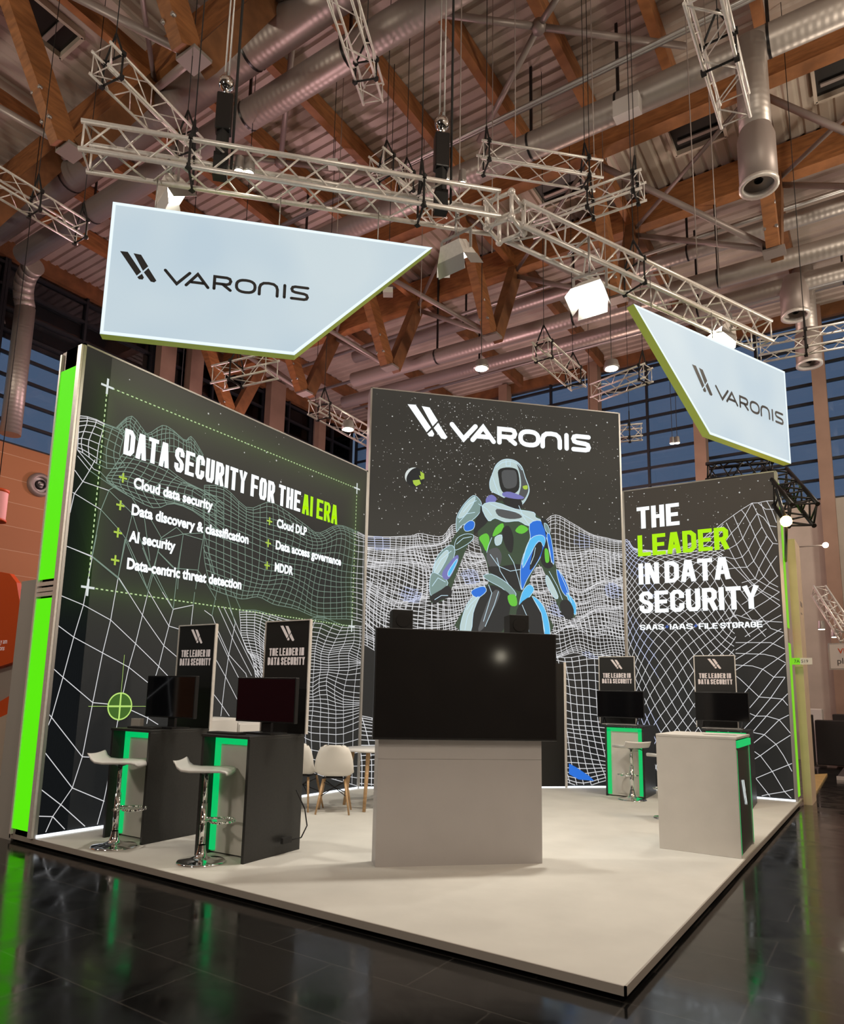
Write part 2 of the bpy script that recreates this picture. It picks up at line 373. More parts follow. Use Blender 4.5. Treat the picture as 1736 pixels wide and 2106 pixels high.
for x in [-15.0, -13.5, -12.0, -10.4, -8.85, -7.3, -5.75, -4.2, -2.8, -1.3, .2, 1.7, 3.2]:
    o = MB().bar((x, 2.8, 12.9), (x, 8.35, 12.9), .16, .40).build('purlin', 'glulam')
    tag(o, '%s brown timber purlin from the left in the bay between the two roof trusses' % ORD[k], 'purlin', 'purlins of the middle bay'); k += 1
for i, x in enumerate([-15, -12, -9, -6, -3, 0, 3]):
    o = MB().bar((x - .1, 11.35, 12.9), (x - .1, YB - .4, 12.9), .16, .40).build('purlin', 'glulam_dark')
    tag(o, '%s brown timber purlin from the left in the bay before the glazed back wall' % ORD[i], 'purlin', 'purlins of the back bay')
for i, x in enumerate([-13.4, -11.3, -9.6, -7.4, -4.5, -1.5]):
    o = MB().bar((x, -6, 12.9), (x, -.25, 12.9), .16, .40).build('purlin', 'glulam')
    tag(o, '%s brown timber purlin from the left in the bay over the aisle in front' % ORD[i], 'purlin', 'purlins of the front bay')
# wind bracing crosses between the trusses
for hub, ends, nm in (((1108, 55), [(875, 25), (1410, 95), (1150, -10), (985, 290)], 'right'), ((577, 333), [(430, 317), (790, 362), (605, 60)], 'left')):
    h = onz(*hub, 12.4); t = thing('wind_brace_cross', 'grey steel tube wind brace meeting at a hub, %s one under the middle roof bay' % nm, 'brace', h)
    MB().lathe([(.0, -.09), (.10, -.08), (.12, 0), (.10, .08), (0, .09)], h, 14).build('hub', 'steel_tube', t)
    for e in ends: MB().tube(h, onz(*e, 12.4), .055, 10).build('tube', 'steel_tube', t)

# ------------------------------------------------------------------ ducts
def duct(p, q, r, label, hang=(), n=20):
    t = thing('spiral_duct', label, 'duct', p)
    MB().tube(p, q, r, n, uv=True).build('duct_pipe', 'galvanised_duct', t)
    for hx in hang:
        f = (hx - p[0]) / (q[0] - p[0]); c = V(p).lerp(V(q), f)
        MB().bar(c + V((0, 0, r)), (c.x, c.y, 13.12), .05, .03).build('hanger', 'black_paint', t)
        MB().tube(c - V((.02, 0, 0)), c + V((.02, 0, 0)), r * 1.03, n, caps=False).build('clamp_ring', 'black_paint', t)
    return t
duct((-16.2, 2.83, 11.9), (9, 2.95, 11.9), .30, 'widest silver spiral duct, beside the brown beam of the near truss', (-12, -6.7, -2))
duct((-14.8, 3.35, 11.45), (9, 3.6, 11.45), .24, 'pink-lit silver spiral duct hung just below the widest duct', (-12, -7.35, -5.1, -1))
duct((-14, 6.62, 11.45), (9, 6.85, 11.45), .235, 'long silver spiral duct in front of the far truss, with a white box on it', (-9, -3.5, -1.9, 0.4))
duct((-11.0, 10.95, 10.5), (9, 11.55, 10.5), .20, 'pink-lit duct below the strut feet of the far truss', (-8.2, -4.4, -1.2))
duct((-12, 12.17, 12), (9, 12.4, 12), .18, 'upper duct behind the far truss', (-8, -2))
duct((-13, 12.9, 11), (9, 13.4, 11), .19, 'duct hung low behind the far truss, nearest above the window tops', (-8, -2))
duct((-3, 15.6, 12.2), (9, 15.7, 12.2), .2, 'short far duct at the upper right, beyond the far truss', (1,))
for i, (y, z) in enumerate(((6.1, 11.75), (6.3, 11.9), (12.6, 11.5), (14.6, 11.6), (11.6, 11.9))):
    o = MB().tube((-14, y, z), (9, y + .1, z), .035 if i < 2 else .05, 8).build('conduit_pipe', 'aluminium_satin')
    tag(o, ['lower thin conduit pipe above the long silver duct', 'upper thin conduit pipe above the long silver duct', 'thin bright pipe between the ducts behind the far truss', 'thin pipe just in front of the back windows', 'thin bright pipe along the back beam of the far truss'][i], 'pipe')
for i, (u, v) in enumerate(((880, 470), (1230, 690))):
    c = onz(u, v, 10.8)
c = ony(1290, 222, 6.45); o = MB().box(c, (.42, .2, .3)).build('junction_box', 'white_lacquer'); tag(o, 'white box fixed to the long silver duct', 'box')
def nozzle(x, y, z0, z1, r, label):
    t = thing('nozzle_duct', label, 'duct', (x, y, z0))
    MB().tube((x, y, z0 + .9), (x, y, z1), r, 20, uv=True).build('duct_pipe', 'galvanised_duct', t)
    MB().lathe([(r, .95), (r * 1.18, .8), (r * 1.18, .06), (r * 1.1, .06), (r * .95, .3), (0, .3)], (x, y, z0), 24).build('nozzle_barrel', 'steel_tube', t)
    MB().lathe([(r * .95, .02), (r * 1.22, 0), (r * 1.22, .07), (r * .95, .09), (r * .95, .02)], (x, y, z0), 24).build('nozzle_ring', 'aluminium', t)
    MB().lathe([(r * .25, .1), (r * .3, .12), (0, .2)], (x, y, z0), 12).build('nozzle_core', 'black_paint', t)
nozzle(.154, 6.6, 8.95, 11.4, .22, 'nearest round air nozzle hanging from the long silver duct at the right')
c = ony(1637, 652, 13.2); nozzle(c.x, 13.2, c.z, 11.0, .25, 'middle round air nozzle hanging above the right sign')
c = ony(1665, 752, 15.65); nozzle(c.x, 15.65, c.z, 13.12, .25, 'farthest round air nozzle hanging in front of the back windows')
t = thing('spiral_duct', 'grey vertical duct standing before the left windows with an elbow at its top', 'duct', (-16.6, 4.35, 7.6))
MB().tube((-16.6, 4.35, 7.75), (-16.6, 4.35, 11.2), .24, 20, uv=True).build('duct_pipe', 'galvanised_duct', t)
e = MB()
arc = [V((-16.6 + .9 * (1 - math.cos(a)), 4.35 - .3 * math.sin(a), 11.2 + .7 * math.sin(a))) for a in [PI / 2 * i / 6 for i in range(7)]]
for a_, c_ in zip(arc, arc[1:]): e.tube(a_, c_, .24, 20, uv=True)
e.build('elbow', 'galvanised_duct', t)
# roof hatches
def hatch(x, y, wx, wy, label):
    t = thing('roof_hatch', label, 'hatch', (x, y, 13.0)); f = MB()
    for sx_ in (-1, 1): f.box((x + sx_ * wx / 2, y, 13.06), (.06, wy, .14)); f.box((x, y + sx_ * wy / 2, 13.06), (wx, .06, .14))
    f.build('frame', 'deck_light', t)
    MB().box((x, y, 13.11), (wx, wy, .015)).build('opening', 'roof_hatch_dark', t)
    MB().box((x, y + wy * .15, 13.06), (wx * .8, .08, .03)).build('crossbar', 'steel_tube', t)
hatch(-1.25, 9.85, 1.0, .85, 'dark square roof hatch in the pale deck strip right of the centre'); hatch(-4.2, 9.85, 1.1, .85, 'dark roof hatch behind the short truss in the middle of the roof')
hatch(-10.3, 1.25, .75, 1.0, 'dark roof hatch at the upper left corner'); hatch(1.35, 9.85, 1.0, .95, 'dark roof hatch at the right edge of the roof')

# ================================================================== TRUSSES
def truss(p0, p1, size, label, group=None, m='aluminium', bay=.33, cables=(), name='lighting_truss', chord_r=.024, zc=13.12, single=False, strap=True):
    p0, p1 = V(p0), V(p1); d = (p1 - p0); L = d.length; d.normalize()
    sd = d.cross(V((0, 0, 1))).normalized(); ud = sd.cross(d); h = size / 2
    t = thing(name, label, 'truss', (p0 + p1) / 2, 0, group)
    cs = [sd * a * h + ud * c * h for a, c in ((-1, -1), (1, -1), (1, 1), (-1, 1))]
    for c in cs: MB().tube(p0 + c, p1 + c, chord_r, 8).build('chord', m, t)
    n = max(2, round(L / bay)); br = chord_r * .42
    for fi in range(4):
        a, c = cs[fi], cs[(fi + 1) % 4]; b = MB()
        for i in range(n):
            q0, q1 = p0.lerp(p1, (i + .08) / n), p0.lerp(p1, (i + .92) / n); qm = p0.lerp(p1, (i + .5) / n)
            if i % 2 == 0: b.tube(q0 + a, q1 + c, br, 6)
            else: b.tube(q0 + c, q1 + a, br, 6)
        for q in (p0 + d * .03, p1 - d * .03): b.tube(q + a, q + c, br, 6)
        b.build('lacing', m, t)
    for f in cables:
        q = p0.lerp(p1, f)
        MB().tube(q + ud * h, (q.x, q.y, zc), .006, 6).build('cable', 'black_rubber', t)
        if strap:
            s_ = MB()
            for c in cs: s_.box(q + c * 1.06, (.05, .05, .05))
            for i in range(4): s_.tube(q + cs[i] * 1.05, q + cs[(i + 1) % 4] * 1.05, .013, 6)
            s_.tube(q + cs[2] * 1.05, q + ud * (h + .35), .013, 6); s_.tube(q + cs[3] * 1.05, q + ud * (h + .35), .013, 6)
            s_.build('strap', 'black_rubber', t)
    return t
TZ = 6.72
A0 = V((-4.93, -.60, TZ)); AJ = V((-1.98, 2.40, TZ)); AE = V((.06, 6.75, TZ))
truss(A0, AJ, .30, 'long aluminium truss carrying the left hanging sign', bay=.31, chord_r=.026, cables=(.24, .80))
dR = (AE - AJ).normalized()
truss(AJ + dR * .25, AE, .30, 'long aluminium truss carrying the right hanging sign', bay=.31, chord_r=.026, cables=(.42,))
o = MB(); J = AJ + V((.05, .12, 0))
for sx_ in (-1, 1):
    for sy in (-1, 1):
        for sz in (-1, 1):
            o.sphere(J + V((sx_ * .15, sy * .15, sz * .15)), .045, 10)
            for ax in range(3):
                if (sx_, sy, sz)[ax] == -1:
                    q = [sx_, sy, sz]; q[ax] = 1; o.tube(J + V((sx_, sy, sz)) * .15, J + V(q) * .15, .024, 8)
tag(o.build('truss_corner', 'aluminium'), 'aluminium corner block joining the two long trusses', 'truss corner')
GT = 'short lighting trusses hung in the hall'
def ptruss(a, c, z, size, label, **k): return truss(onz(*a, z), onz(*c, z), size, label, GT, **dict(dict(chord_r=.018), **k))
ptruss((205, 118), (398, 312), 8.6, .29, 'short truss hanging high at the upper left, above the long left truss', cables=(.12, .9))
ptruss((697, -30), (768, 195), 9.6, .27, 'short truss hanging from the top edge, left of the centre', cables=(.75,))
ptruss((-40, 352), (172, 480), 8.4, .27, 'short truss at the left edge, level with the left sign top', cables=(.5, .97))
ptruss((985, 322), (1232, 362), 8.8, .27, 'short level truss hanging in the middle, right of the chain hoist', cables=(.06, .88))
ptruss((1090, 462), (1325, 380), 8.3, .27, 'short truss rising to the right behind the long right truss', cables=(.55, .93))
ptruss((772, 330), (905, 440), 9.3, .29, 'short truss hanging behind the long left truss near its right end', cables=(.15, .45))
ptruss((1440, -40), (1512, 228), 7.9, .29, 'short truss hanging from the top edge at the right', cables=(.5,))
ptruss((447, 778), (562, 752), 6.6, .30, 'short truss below the left sign, in front of the left windows', cables=(.35,))
TQ = ptruss((645, 835), (770, 905), 6.8, .27, 'short truss just left of the tall centre wall, with a lit lamp', cables=(.15,))
ptruss((1110, 715), (1190, 785), 7.5, .29, 'short truss above the tall centre wall', cables=(.1, .85))
ptruss((1222, 808), (1335, 766), 7.5, .27, 'short truss left of the right sign, before the windows', cables=(.9,))
ptruss((1560, 722), (1760, 684), 7.0, .27, 'short truss at the right edge above the right sign', cables=(.5,))
ptruss((1268, 893), (1322, 888), 7.0, .26, 'smallest truss piece beside the tall centre wall top', cables=(.5,))
truss(ony(1455, 975, 8.75), ony(1590, 962, 8.75), .28, 'black truss running along the top of the right wall', None, 'black_paint', bay=.2, chord_r=.03, strap=False)
truss(ony(1592, 985, 8.8) , onx(1652, 1060, .35), .34, 'black truss with a lit lamp behind the right wall end', None, 'black_paint', bay=.2, chord_r=.035, strap=False)

# chain hoists on the long truss
def hoist(f, label, zt):
    q = A0.lerp(AJ, f) + V((.02, .02, 0)); t = thing('chain_hoist', label, 'hoist', (q.x, q.y, TZ + .15))
    s_ = MB(); s_.box((q.x, q.y, TZ + .28), (.09, .09, .30)); s_.box((q.x, q.y, TZ + .02), (.14, .10, .26), PI / 4); s_.build('black_sling', 'black_rubber', t)
    MB().box((q.x, q.y, TZ + .62), (.16, .13, .42), PI / 4).build('motor_body', 'black_paint', t, .015)
    h_ = MB(); h_.sphere((q.x, q.y, TZ + .98), .085, 12); h_.tube((q.x, q.y, TZ + .82), (q.x, q.y, TZ + 1.1), .03, 8); h_.build('hook_block', 'chrome', t)
    for dx in (-.03, .03): MB().tube((q.x + dx, q.y, TZ + 1.0), (q.x + dx, q.y, zt), .009, 6).build('chain', 'aluminium_satin', t)
    MB().tube((q.x + .09, q.y + .06, TZ), (q.x + .09, q.y + .06, zt), .014, 6).build('power_cable', 'black_rubber', t)
hoist(.30, 'black chain hoist with a shiny hook over the left sign', 12.3)
hoist(.845, 'black chain hoist with a shiny hook over the truss corner', 12.3)
for i, (x, y, z, e_, c_) in enumerate(ADDED_FILLS):
    t = thing('added_fill_lamp', 'added fill lamp on a wire, %s' % ['over the aisle at the left', 'over the aisle in front at the right', 'over the stand at the right', 'at the far right', 'behind the tall centre wall', 'far back at the left', 'behind the left light wall', 'behind the camera'][i], 'lamp', (x, y, z))
    MB().lathe([(0, .9), (.10, .88), (.16, .6), (.15, .58), (0, .75)], (x, y, z), 16).build('lamp_can', 'aluminium_satin', t); MB().tube((x, y, z + .9), (x, y, 13.12), .008, 6).build('wire', 'black_rubber', t)  # cans and wires made up to give the added fill lights a body
# small hanging things and wires
for i, (u, v, z) in enumerate(((1060, 300, 9), (1222, 330, 9), (943, 545, 6.3), (1012, 520, 8), (1435, 560, 7), (1480, 610, 7), (690, 560, 9), (1247, 610, 9), (865, 650, 9))):
    p = onz(u, v, z); o = MB().tube(p, (p.x, p.y, 13.12), .007, 6).build('hanging_wire', 'steel_tube')
    tag(o, '%s thin suspension wire from the left hanging free under the roof' % ORD[[6, 7, 2, 3, 8, 8, 0, 7, 1][i] if i != 5 else 9], 'wire', 'free hanging wires')
for i, (u, v, z, lab) in enumerate(((685, 338, 10.5, 'small pale box hanging on a wire above the left truss'), (798, 601, 8.5, 'small pink-lit box hanging beside the slanted edge of the left sign'))):
    p = onz(u, v, z); t = thing('hanging_box', lab, 'box', p); MB().box(p, (.17, .17, .10), .6).build('box_shell', 'white_lacquer', t); MB().tube(p, (p.x, p.y, 13.12), .006, 6).build('wire', 'black_rubber', t)

# ------------------------------------------------------------------ floodlights
def flood(p, aim, label, energy, lit=True, size=.26, hangz=None, scale=1.0):
    p = V(p); f = (V(aim) - p).normalized(); X = f.cross(V((0, 0, 1))).normalized(); Y = X.cross(f)
    t = thing('floodlight', label, 'lamp', p); k = scale
    bk = MB(); w_, h_ = .17 * k, .13 * k
    fr = [p + X * a * w_ + Y * c * h_ for a, c in ((-1, -1), (1, -1), (1, 1), (-1, 1))]; bc = [p - f * .16 * k + X * a * w_ * .7 + Y * c * h_ * .6 for a, c in ((-1, -1), (1, -1), (1, 1), (-1, 1))]
    for i in range(4): j = (i + 1) % 4; bk.face([fr[i], bc[i], bc[j], fr[j]])
    bk.face(bc); bk.build('housing', 'aluminium', t)
    MB().box(p - f * .01, (w_ * 1.9, h_ * 1.9, .02), ax=(X, Y, f)).build('lens', 'lamp_white', t)
    MB().face([fr[0], fr[1], fr[1] + f * .15 * k - Y * .07 * k + X * .02, fr[0] + f * .15 * k - Y * .07 * k - X * .02]); d_ = MB()
    d_.prism([fr[0], fr[1], fr[1] + f * .16 * k - Y * .05 * k, fr[0] + f * .16 * k - Y * .05 * k], Y * -.006); d_.build('barn_door', 'aluminium_satin', t)
    for a, (i, j) in ((-1, (0, 3)), (1, (1, 2))): MB().prism([fr[i], fr[j], fr[j] + f * .12 * k + X * a * .05 * k, fr[i] + f * .12 * k + X * a * .05 * k], X * a * .006).build('barn_door', 'aluminium_satin', t)
    y_ = MB()
    for a in (-1, 1): y_.bar(p + X * a * w_ * 1.12 - f * .05 * k, p + X * a * w_ * 1.12 + V((0, 0, .22 * k)) - f * .05 * k, .03, .01)
    y_.bar(p + X * w_ * 1.12 + V((0, 0, .22 * k)) - f * .05 * k, p - X * w_ * 1.12 + V((0, 0, .22 * k)) - f * .05 * k, .03, .01, (0, 1, 0))
    if hangz:
        ss = [(A0, AJ), (AJ, AE)]; cand = []
        for a_, c_ in ss:
            dd = c_ - a_; f_ = max(0, min(1, (p - a_).dot(dd) / dd.length_squared)); cand.append(a_ + dd * f_)
        q_ = min(cand, key=lambda z_: (z_ - p).length) - V((0, 0, .13)); y_.tube(V((p.x, p.y, hangz)) - f * .05 * k, (q_.x, q_.y, hangz), .018, 8); y_.tube((q_.x, q_.y, hangz), q_, .018, 8)
        y_.tube(p + V((0, 0, .22 * k)) - f * .05 * k, V((p.x, p.y, hangz)) - f * .05 * k, .015, 8)
    y_.build('yoke', 'aluminium_satin', t)
    if energy: lamp('floodlight_beam', 'SPOT', p + f * .03, energy, (1.0, .93, .81), .12, aim, math.radians(112), blend=.8)
    return t
flood(onz(357, 404, 6.62), (-3.6, 3.4, 0), 'floodlight peeping over the top of the left sign', 390, hangz=TZ)
flood(onz(940, 532, 6.12), (-2.0, 5.2, 0), 'floodlight seen from behind between the two hanging signs', 390, hangz=TZ - .1)
flood(onz(1212, 605, 5.95), (-1.3, .2, 0), 'glaring floodlight on the long right truss, facing the camera', 560, hangz=TZ - .1)
flood(onz(1483, 694, 6.55), (-2.8, 3.4, 0), 'floodlight glaring just over the top edge of the right sign', 390, hangz=TZ - .1)
def spotlet(p, label, r=.09, wire=None):
    p = V(p); t = thing('spotlight', label, 'lamp', p)
    MB().lathe([(r * .8, .16), (r, .02), (r, 0), (r * .7, .0)], p, 14).build('lamp_can', 'aluminium_satin', t)
    MB().lathe([(0, -.012), (r * .8, -.01), (r * .85, .02)], p, 14).build('lens', 'lamp_small', t)
    if wire: MB().tube(p + V((0, 0, .15)), (p.x, p.y, wire), .008, 6).build('stem', 'black_rubber', t)
    return t
spotlet(onz(492, 354, 6.75), 'left one of two small bright lamps clamped inside the long left truss', .06); spotlet(onz(512, 357, 6.75), 'right one of two small bright lamps clamped inside the long left truss', .06)
spotlet(onz(918, 373, 7.2), 'left small lamp beside the chain hoist over the truss corner', .05); spotlet(onz(951, 378, 7.2), 'right small lamp beside the chain hoist over the truss corner', .05)
spotlet(onz(990, 758, 8.2), 'bright lamp far back above the tall centre wall', .16, 13.12); spotlet(onz(1258, 758, 8.2), 'bright lamp far back left of the right sign', .16, 13.12)
spotlet(onz(716, 883, 6.6), 'bright lamp under the short truss left of the centre wall', .13, 6.8)
spotlet(onz(1383, 912, 8), 'left of a pair of small lamps before the right windows', .07, 13.12); spotlet(onz(1393, 911, 8), 'right of a pair of small lamps before the right windows', .07, 13.12)
p = onx(1617, 1072, .30); t = thing('spotlight', 'warm orange lamp behind the right wall end', 'lamp', p); MB().sphere(p, .07, 12).build('lens', 'lamp_orange', t); MB().tube(p, p + V((-.1, .1, .45)), .02, 8).tube(p, (0.0, 8.5, p.z), .02, 8).build('stem', 'black_paint', t); lamp('spotlight_glow', 'POINT', p + V((.12, .1, -.05)), 38, (1, .55, .18), .08)

# ================================================================== HANGING SIGNS
def pl_pt(P, d, n): return lambda u, v, off=0.0: V(P) + d * u + V((0, 0, v)) + n * off
ARC = [(math.cos(a), math.sin(a)) for a in [PI * i / 8 for i in range(9)]]
def thick(b, pts, wd, pt, off, closed=False, cap=True, round_=False):
    """polyline with mitred joints as flat ribbon on a plane"""
    P = [V((p[0], p[1])) for p in pts]; n = len(P)
    if n < 2: return
    h = wd / 2
    if cap and not closed:
        d0 = (P[0] - P[1]).normalized(); d1 = (P[-1] - P[-2]).normalized(); P[0] = P[0] + d0 * h; P[-1] = P[-1] + d1 * h
    L, R = [], []
    for i in range(n):
        a = P[i] - P[i - 1] if (i > 0 or closed) else None; c = P[(i + 1) % n] - P[i] if (i < n - 1 or closed) else None
        if a is None: a = c
        if c is None: c = a
        a = a.normalized(); c = c.normalized(); na = V((-a.y, a.x)); nc = V((-c.y, c.x)); m = na + nc
        if m.length < 1e-5: m = na
        m.normalize(); k = h / max(.45, m.dot(na)); L.append(P[i] + m * k); R.append(P[i] - m * k)
    for i in range(n if closed else n - 1):
        j = (i + 1) % n; b.face([pt(*R[i], off), pt(*R[j], off), pt(*L[j], off), pt(*L[i], off)])
    if round_ and not closed:
        for e in (P[0], P[-1]):
            b.face([pt(e.x + h * math.cos(2 * PI * i / 14), e.y + h * math.sin(2 * PI * i / 14), off) for i in range(14)])
LOGO = [('V', .2376, .3646), ('A', .350, .464), ('R', .496, .582), ('O', .613, .713), ('N', .737, .834), ('I', .873, .873), ('S', .912, 1.0)]
def letters_logo(b, pt, u0, v0, W, h, t, off, x0=.2376):
    for ch, a, c in LOGO:
        f = lambda x, y: (u0 + W * (a + (c - a) * x), v0 + t / 2 + (h - t) * y)
        if ch == 'V': st = [[(0, 1), (.5, 0), (1, 1)]]
        elif ch == 'A': st = [[(0, 0), (.5, 1), (1, 0)], [(.22, .30), (.78, .30)]]
        elif ch == 'R': st = [[(0, 0), (0, 1), (.75, 1), (.93, .93), (1, .74), (.93, .52), (.75, .44), (.02, .44)], [(.5, .44), (1, 0)]]
        elif ch == 'O': st = [[(.5 + .5 * math.copysign(abs(math.cos(q)) ** .8, math.cos(q)), .5 + .5 * math.copysign(abs(math.sin(q)) ** .8, math.sin(q))) for q in [2 * PI * i / 20 for i in range(20)]]]
        elif ch == 'N': st = [[(0, 0), (0, .55), (.06, .8), (.22, .96), (.5, 1), (.78, .96), (.94, .8), (1, .55), (1, 0)]]
        elif ch == 'I': st = [[(0, 0), (0, 1)]]
        else: st = [[(1, 1), (.22, 1), (.06, .94), (0, .78), (.06, .60), (.22, .53), (.78, .47), (.94, .40), (1, .22), (.94, .06), (.78, 0), (0, 0)]]
        for q in st: thick(b, [f(x, y) for x, y in q], t, pt, off, closed=(ch == 'O'), cap=False, round_=True)
SYM = [[(400, 205), (447, 203), (540, 345), (515, 378)], [(519, 388), (546, 358), (560, 385), (553, 402), (530, 403)], [(483, 208), (530, 212), (580, 295), (550, 335)], [(556, 345), (582, 308), (638, 398), (625, 413), (603, 410)]]
def symbol(b, pt, u0, v0, w, h, off):
    for q in SYM: b.face([pt(u0 + w * (x - 400) / 238, v0 + h * (1 - (y - 203) / 210) + 0 * x, off) for x, y in q][::-1])
def sign(P, d, outline, label, logo):
    P = V(P); n = V((d.y, -d.x, 0)); pt = pl_pt(P, d, n); th = .10
    t = thing('hanging_sign', label, 'sign', P)
    pts = [pt(u, v) for u, v in outline]
    MB().prism(pts, -n * th).build('edge_frame', 'lime_edge', t)
    b = MB(); b.face([pt(u, v, .004) for u, v in outline]); b.build('light_face', 'sign_face', t)
    b = MB(); thick(b, [((u - c_[0]) * .987 + c_[0], (v - c_[1]) * .975 + c_[1]) for c_ in [(sum(o_[0] for o_ in outline) / 4, sum(o_[1] for o_ in outline) / 4)] for u, v in outline], .03, pt, .007, closed=True); b.build('bright_rim', 'sign_rim', t)
    u0, v0, W = logo; b = MB(); symbol(b, pt, u0, v0 - .0, W * .197, W * .158, .009); b.build('logo_symbol', 'logo_dark', t)
    b = MB(); letters_logo(b, pt, u0, v0, W, W * .088, W * .0165, .009); b.build('lettering', 'logo_dark', t)
    us = [o_[0] for o_ in outline]
    for f in (.12, .5, .82):
        u = min(us) + (max(us) - min(us)) * f; p = pt(u, 6.19, -th / 2); MB().tube(p, (p.x, p.y, TZ - .1), .006, 6).build('suspension_wire', 'aluminium_satin', t)
D = V((1, 1, 0)).normalized()
sign((-4.75, -.354, 0), D, [(0, 4.815), (1.82, 4.815), (3.20, 6.205), (0, 6.205)], 'white light-up sign hanging at the left, pointed at its right end', (.11, 5.405, 1.81))
d2 = V((.386, .922, 0)).normalized()
sign((-.426, 5.18, 0), d2, [(0, 4.80), (1.865, 4.80), (1.865, 6.17), (-1.375, 6.09)], 'white light-up sign hanging at the right, pointed at its left end', (-.31, 5.325, 2.03))

# ================================================================== PLATFORM
t = thing('stand_platform', 'low cream carpeted platform of the stand with a thin trim', 'platform', (0, 0, 0))
ft = [(0, 0), (0, 8.75), (-2.6, 8.75), (-6.1, 5.3), (-6.1, 0)]
MB().prism([V((x * .997 - .012, y + .012, .055)) for x, y in ft], (0, 0, .02)).build('carpet', 'carpet', t)
e = MB(); e.span((-6.1, -.0, .028), (0.0, .012, .0755)); e.span((-.012, 0, .028), (0, 8.75, .0755)); e.span((-6.1, 0, .028), (-6.08, 5.3, .0755)); e.build('edge_trim', 'kerb_trim', t)
MB().prism([V((x * .985 - .05, y * .985 + .06, .0)) for x, y in ft], (0, 0, .05)).build('subframe', 'underside_black', t)

# ================================================================== LIGHT WALLS
class Plane:
    def __init__(s, P, d, n): s.P = V(P); s.d = V(d).normalized(); s.n = V(n).normalized()
    def pt(s, u, v, off=0.0): return s.P + s.d * u + V((0, 0, v)) + s.n * off
    def px(s, x, y):
        r = ray(x, y); q = CAM + r * ((s.P - CAM).dot(s.n) / r.dot(s.n)); return ((q - s.P).dot(s.d), q.z)
LW = Plane((-5.65, 0, 0), (0, 1, 0), (1, 0, 0)); CW = Plane((-5.65, 4.958, 0), (1, 1, 0), (1, -1, 0))
rd = V((2.42, .10, 0)).normalized(); RW = Plane((-2.45, 8.158, 0), rd, (rd.y, -rd.x, 0))
def wall(pl, U, z1, name, label, m, thickness=.34, z0=.10):
    t = thing(name, label, 'display wall', pl.pt(U / 2, 0))
    b = MB(); b.face([pl.pt(0, z0), pl.pt(U, z0), pl.pt(U, z1), pl.pt(0, z1)], [(0, z0), (U, z0), (U, z1), (0, z1)]); b.build('printed_fabric', m, t)
    fr = MB()
    for u in (.015, U - .015): fr.prism([pl.pt(u - .015, PT, .006), pl.pt(u + .015, PT, .006), pl.pt(u + .015, z1 + .02, .006), pl.pt(u - .015, z1 + .02, .006)], -pl.n * thickness)
    fr.prism([pl.pt(0, z1, .006), pl.pt(U, z1, .006), pl.pt(U, z1 + .02, .006), pl.pt(0, z1 + .02, .006)], -pl.n * thickness)
    fr.prism([pl.pt(0, PT, .0), pl.pt(U, PT, .0), pl.pt(U, z0, .0), pl.pt(0, z0, .0)], -pl.n * thickness)
    fr.prism([pl.pt(.03, z0, -thickness + .02), pl.pt(U - .03, z0, -thickness + .02), pl.pt(U - .03, z1, -thickness + .02), pl.pt(.03, z1, -thickness + .02)], -pl.n * .02)
    fr.build('frame', 'aluminium_satin', t)
    b = MB(); b.prism([pl.pt(.02, PT + .004, .002), pl.pt(U - .02, PT + .004, .002), pl.pt(U - .02, PT + .028, .002), pl.pt(.02, PT + .028, .002)], pl.n * .012); b.build('base_light', 'base_light', t)
    return t
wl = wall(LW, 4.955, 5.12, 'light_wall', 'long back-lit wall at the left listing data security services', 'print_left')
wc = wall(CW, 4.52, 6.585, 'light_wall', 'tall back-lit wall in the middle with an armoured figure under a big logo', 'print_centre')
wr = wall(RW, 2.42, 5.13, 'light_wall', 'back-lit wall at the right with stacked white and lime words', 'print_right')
# green end strips
def endstrip(c0, ax, out, half, zs, m, parent):
    for z0, z1 in zs:
        b = MB(); b.prism([c0 + ax * -half + V((0, 0, z0)), c0 + ax * half + V((0, 0, z0)), c0 + ax * half + V((0, 0, z1)), c0 + ax * -half + V((0, 0, z1))], out * .012); b.build('green_strip', m, parent)
cl = V((-5.85, 0, 0)); mz = 2.52
MB().span((-6.06, .0, PT), (-5.65, .33, 5.13)).build('end_post', 'steel_tube', wl)
endstrip(V((-5.875, -.002, 0)), V((1, 0, 0)), V((0, -1, 0)), .15, [(.13, 2.40), (2.60, 4.90)], 'strip_green', wl)
b = MB()
for z in (2.42, 2.47, 2.53): b.span((-6.03, -.02, z), (-5.72, 0, z + .04))
b.span((-6.06, -.025, PT), (-6.03, .0, 5.1)); b.span((-5.72, -.025, PT), (-5.65, 0, 5.12)); b.build('strip_cover', 'aluminium', wl)
er = RW.pt(2.42, 0, -.17); MB().box(er + V((.0, 0, 2.6)), (.03, .34, 5.06), math.atan2(rd.y, rd.x)).build('end_post', 'aluminium_satin', wr)
endstrip(er + rd * .016, V((0, 1, 0)), rd, .12, [(.14, 2.42), (2.66, 4.95)], 'strip_green_dim', wr)

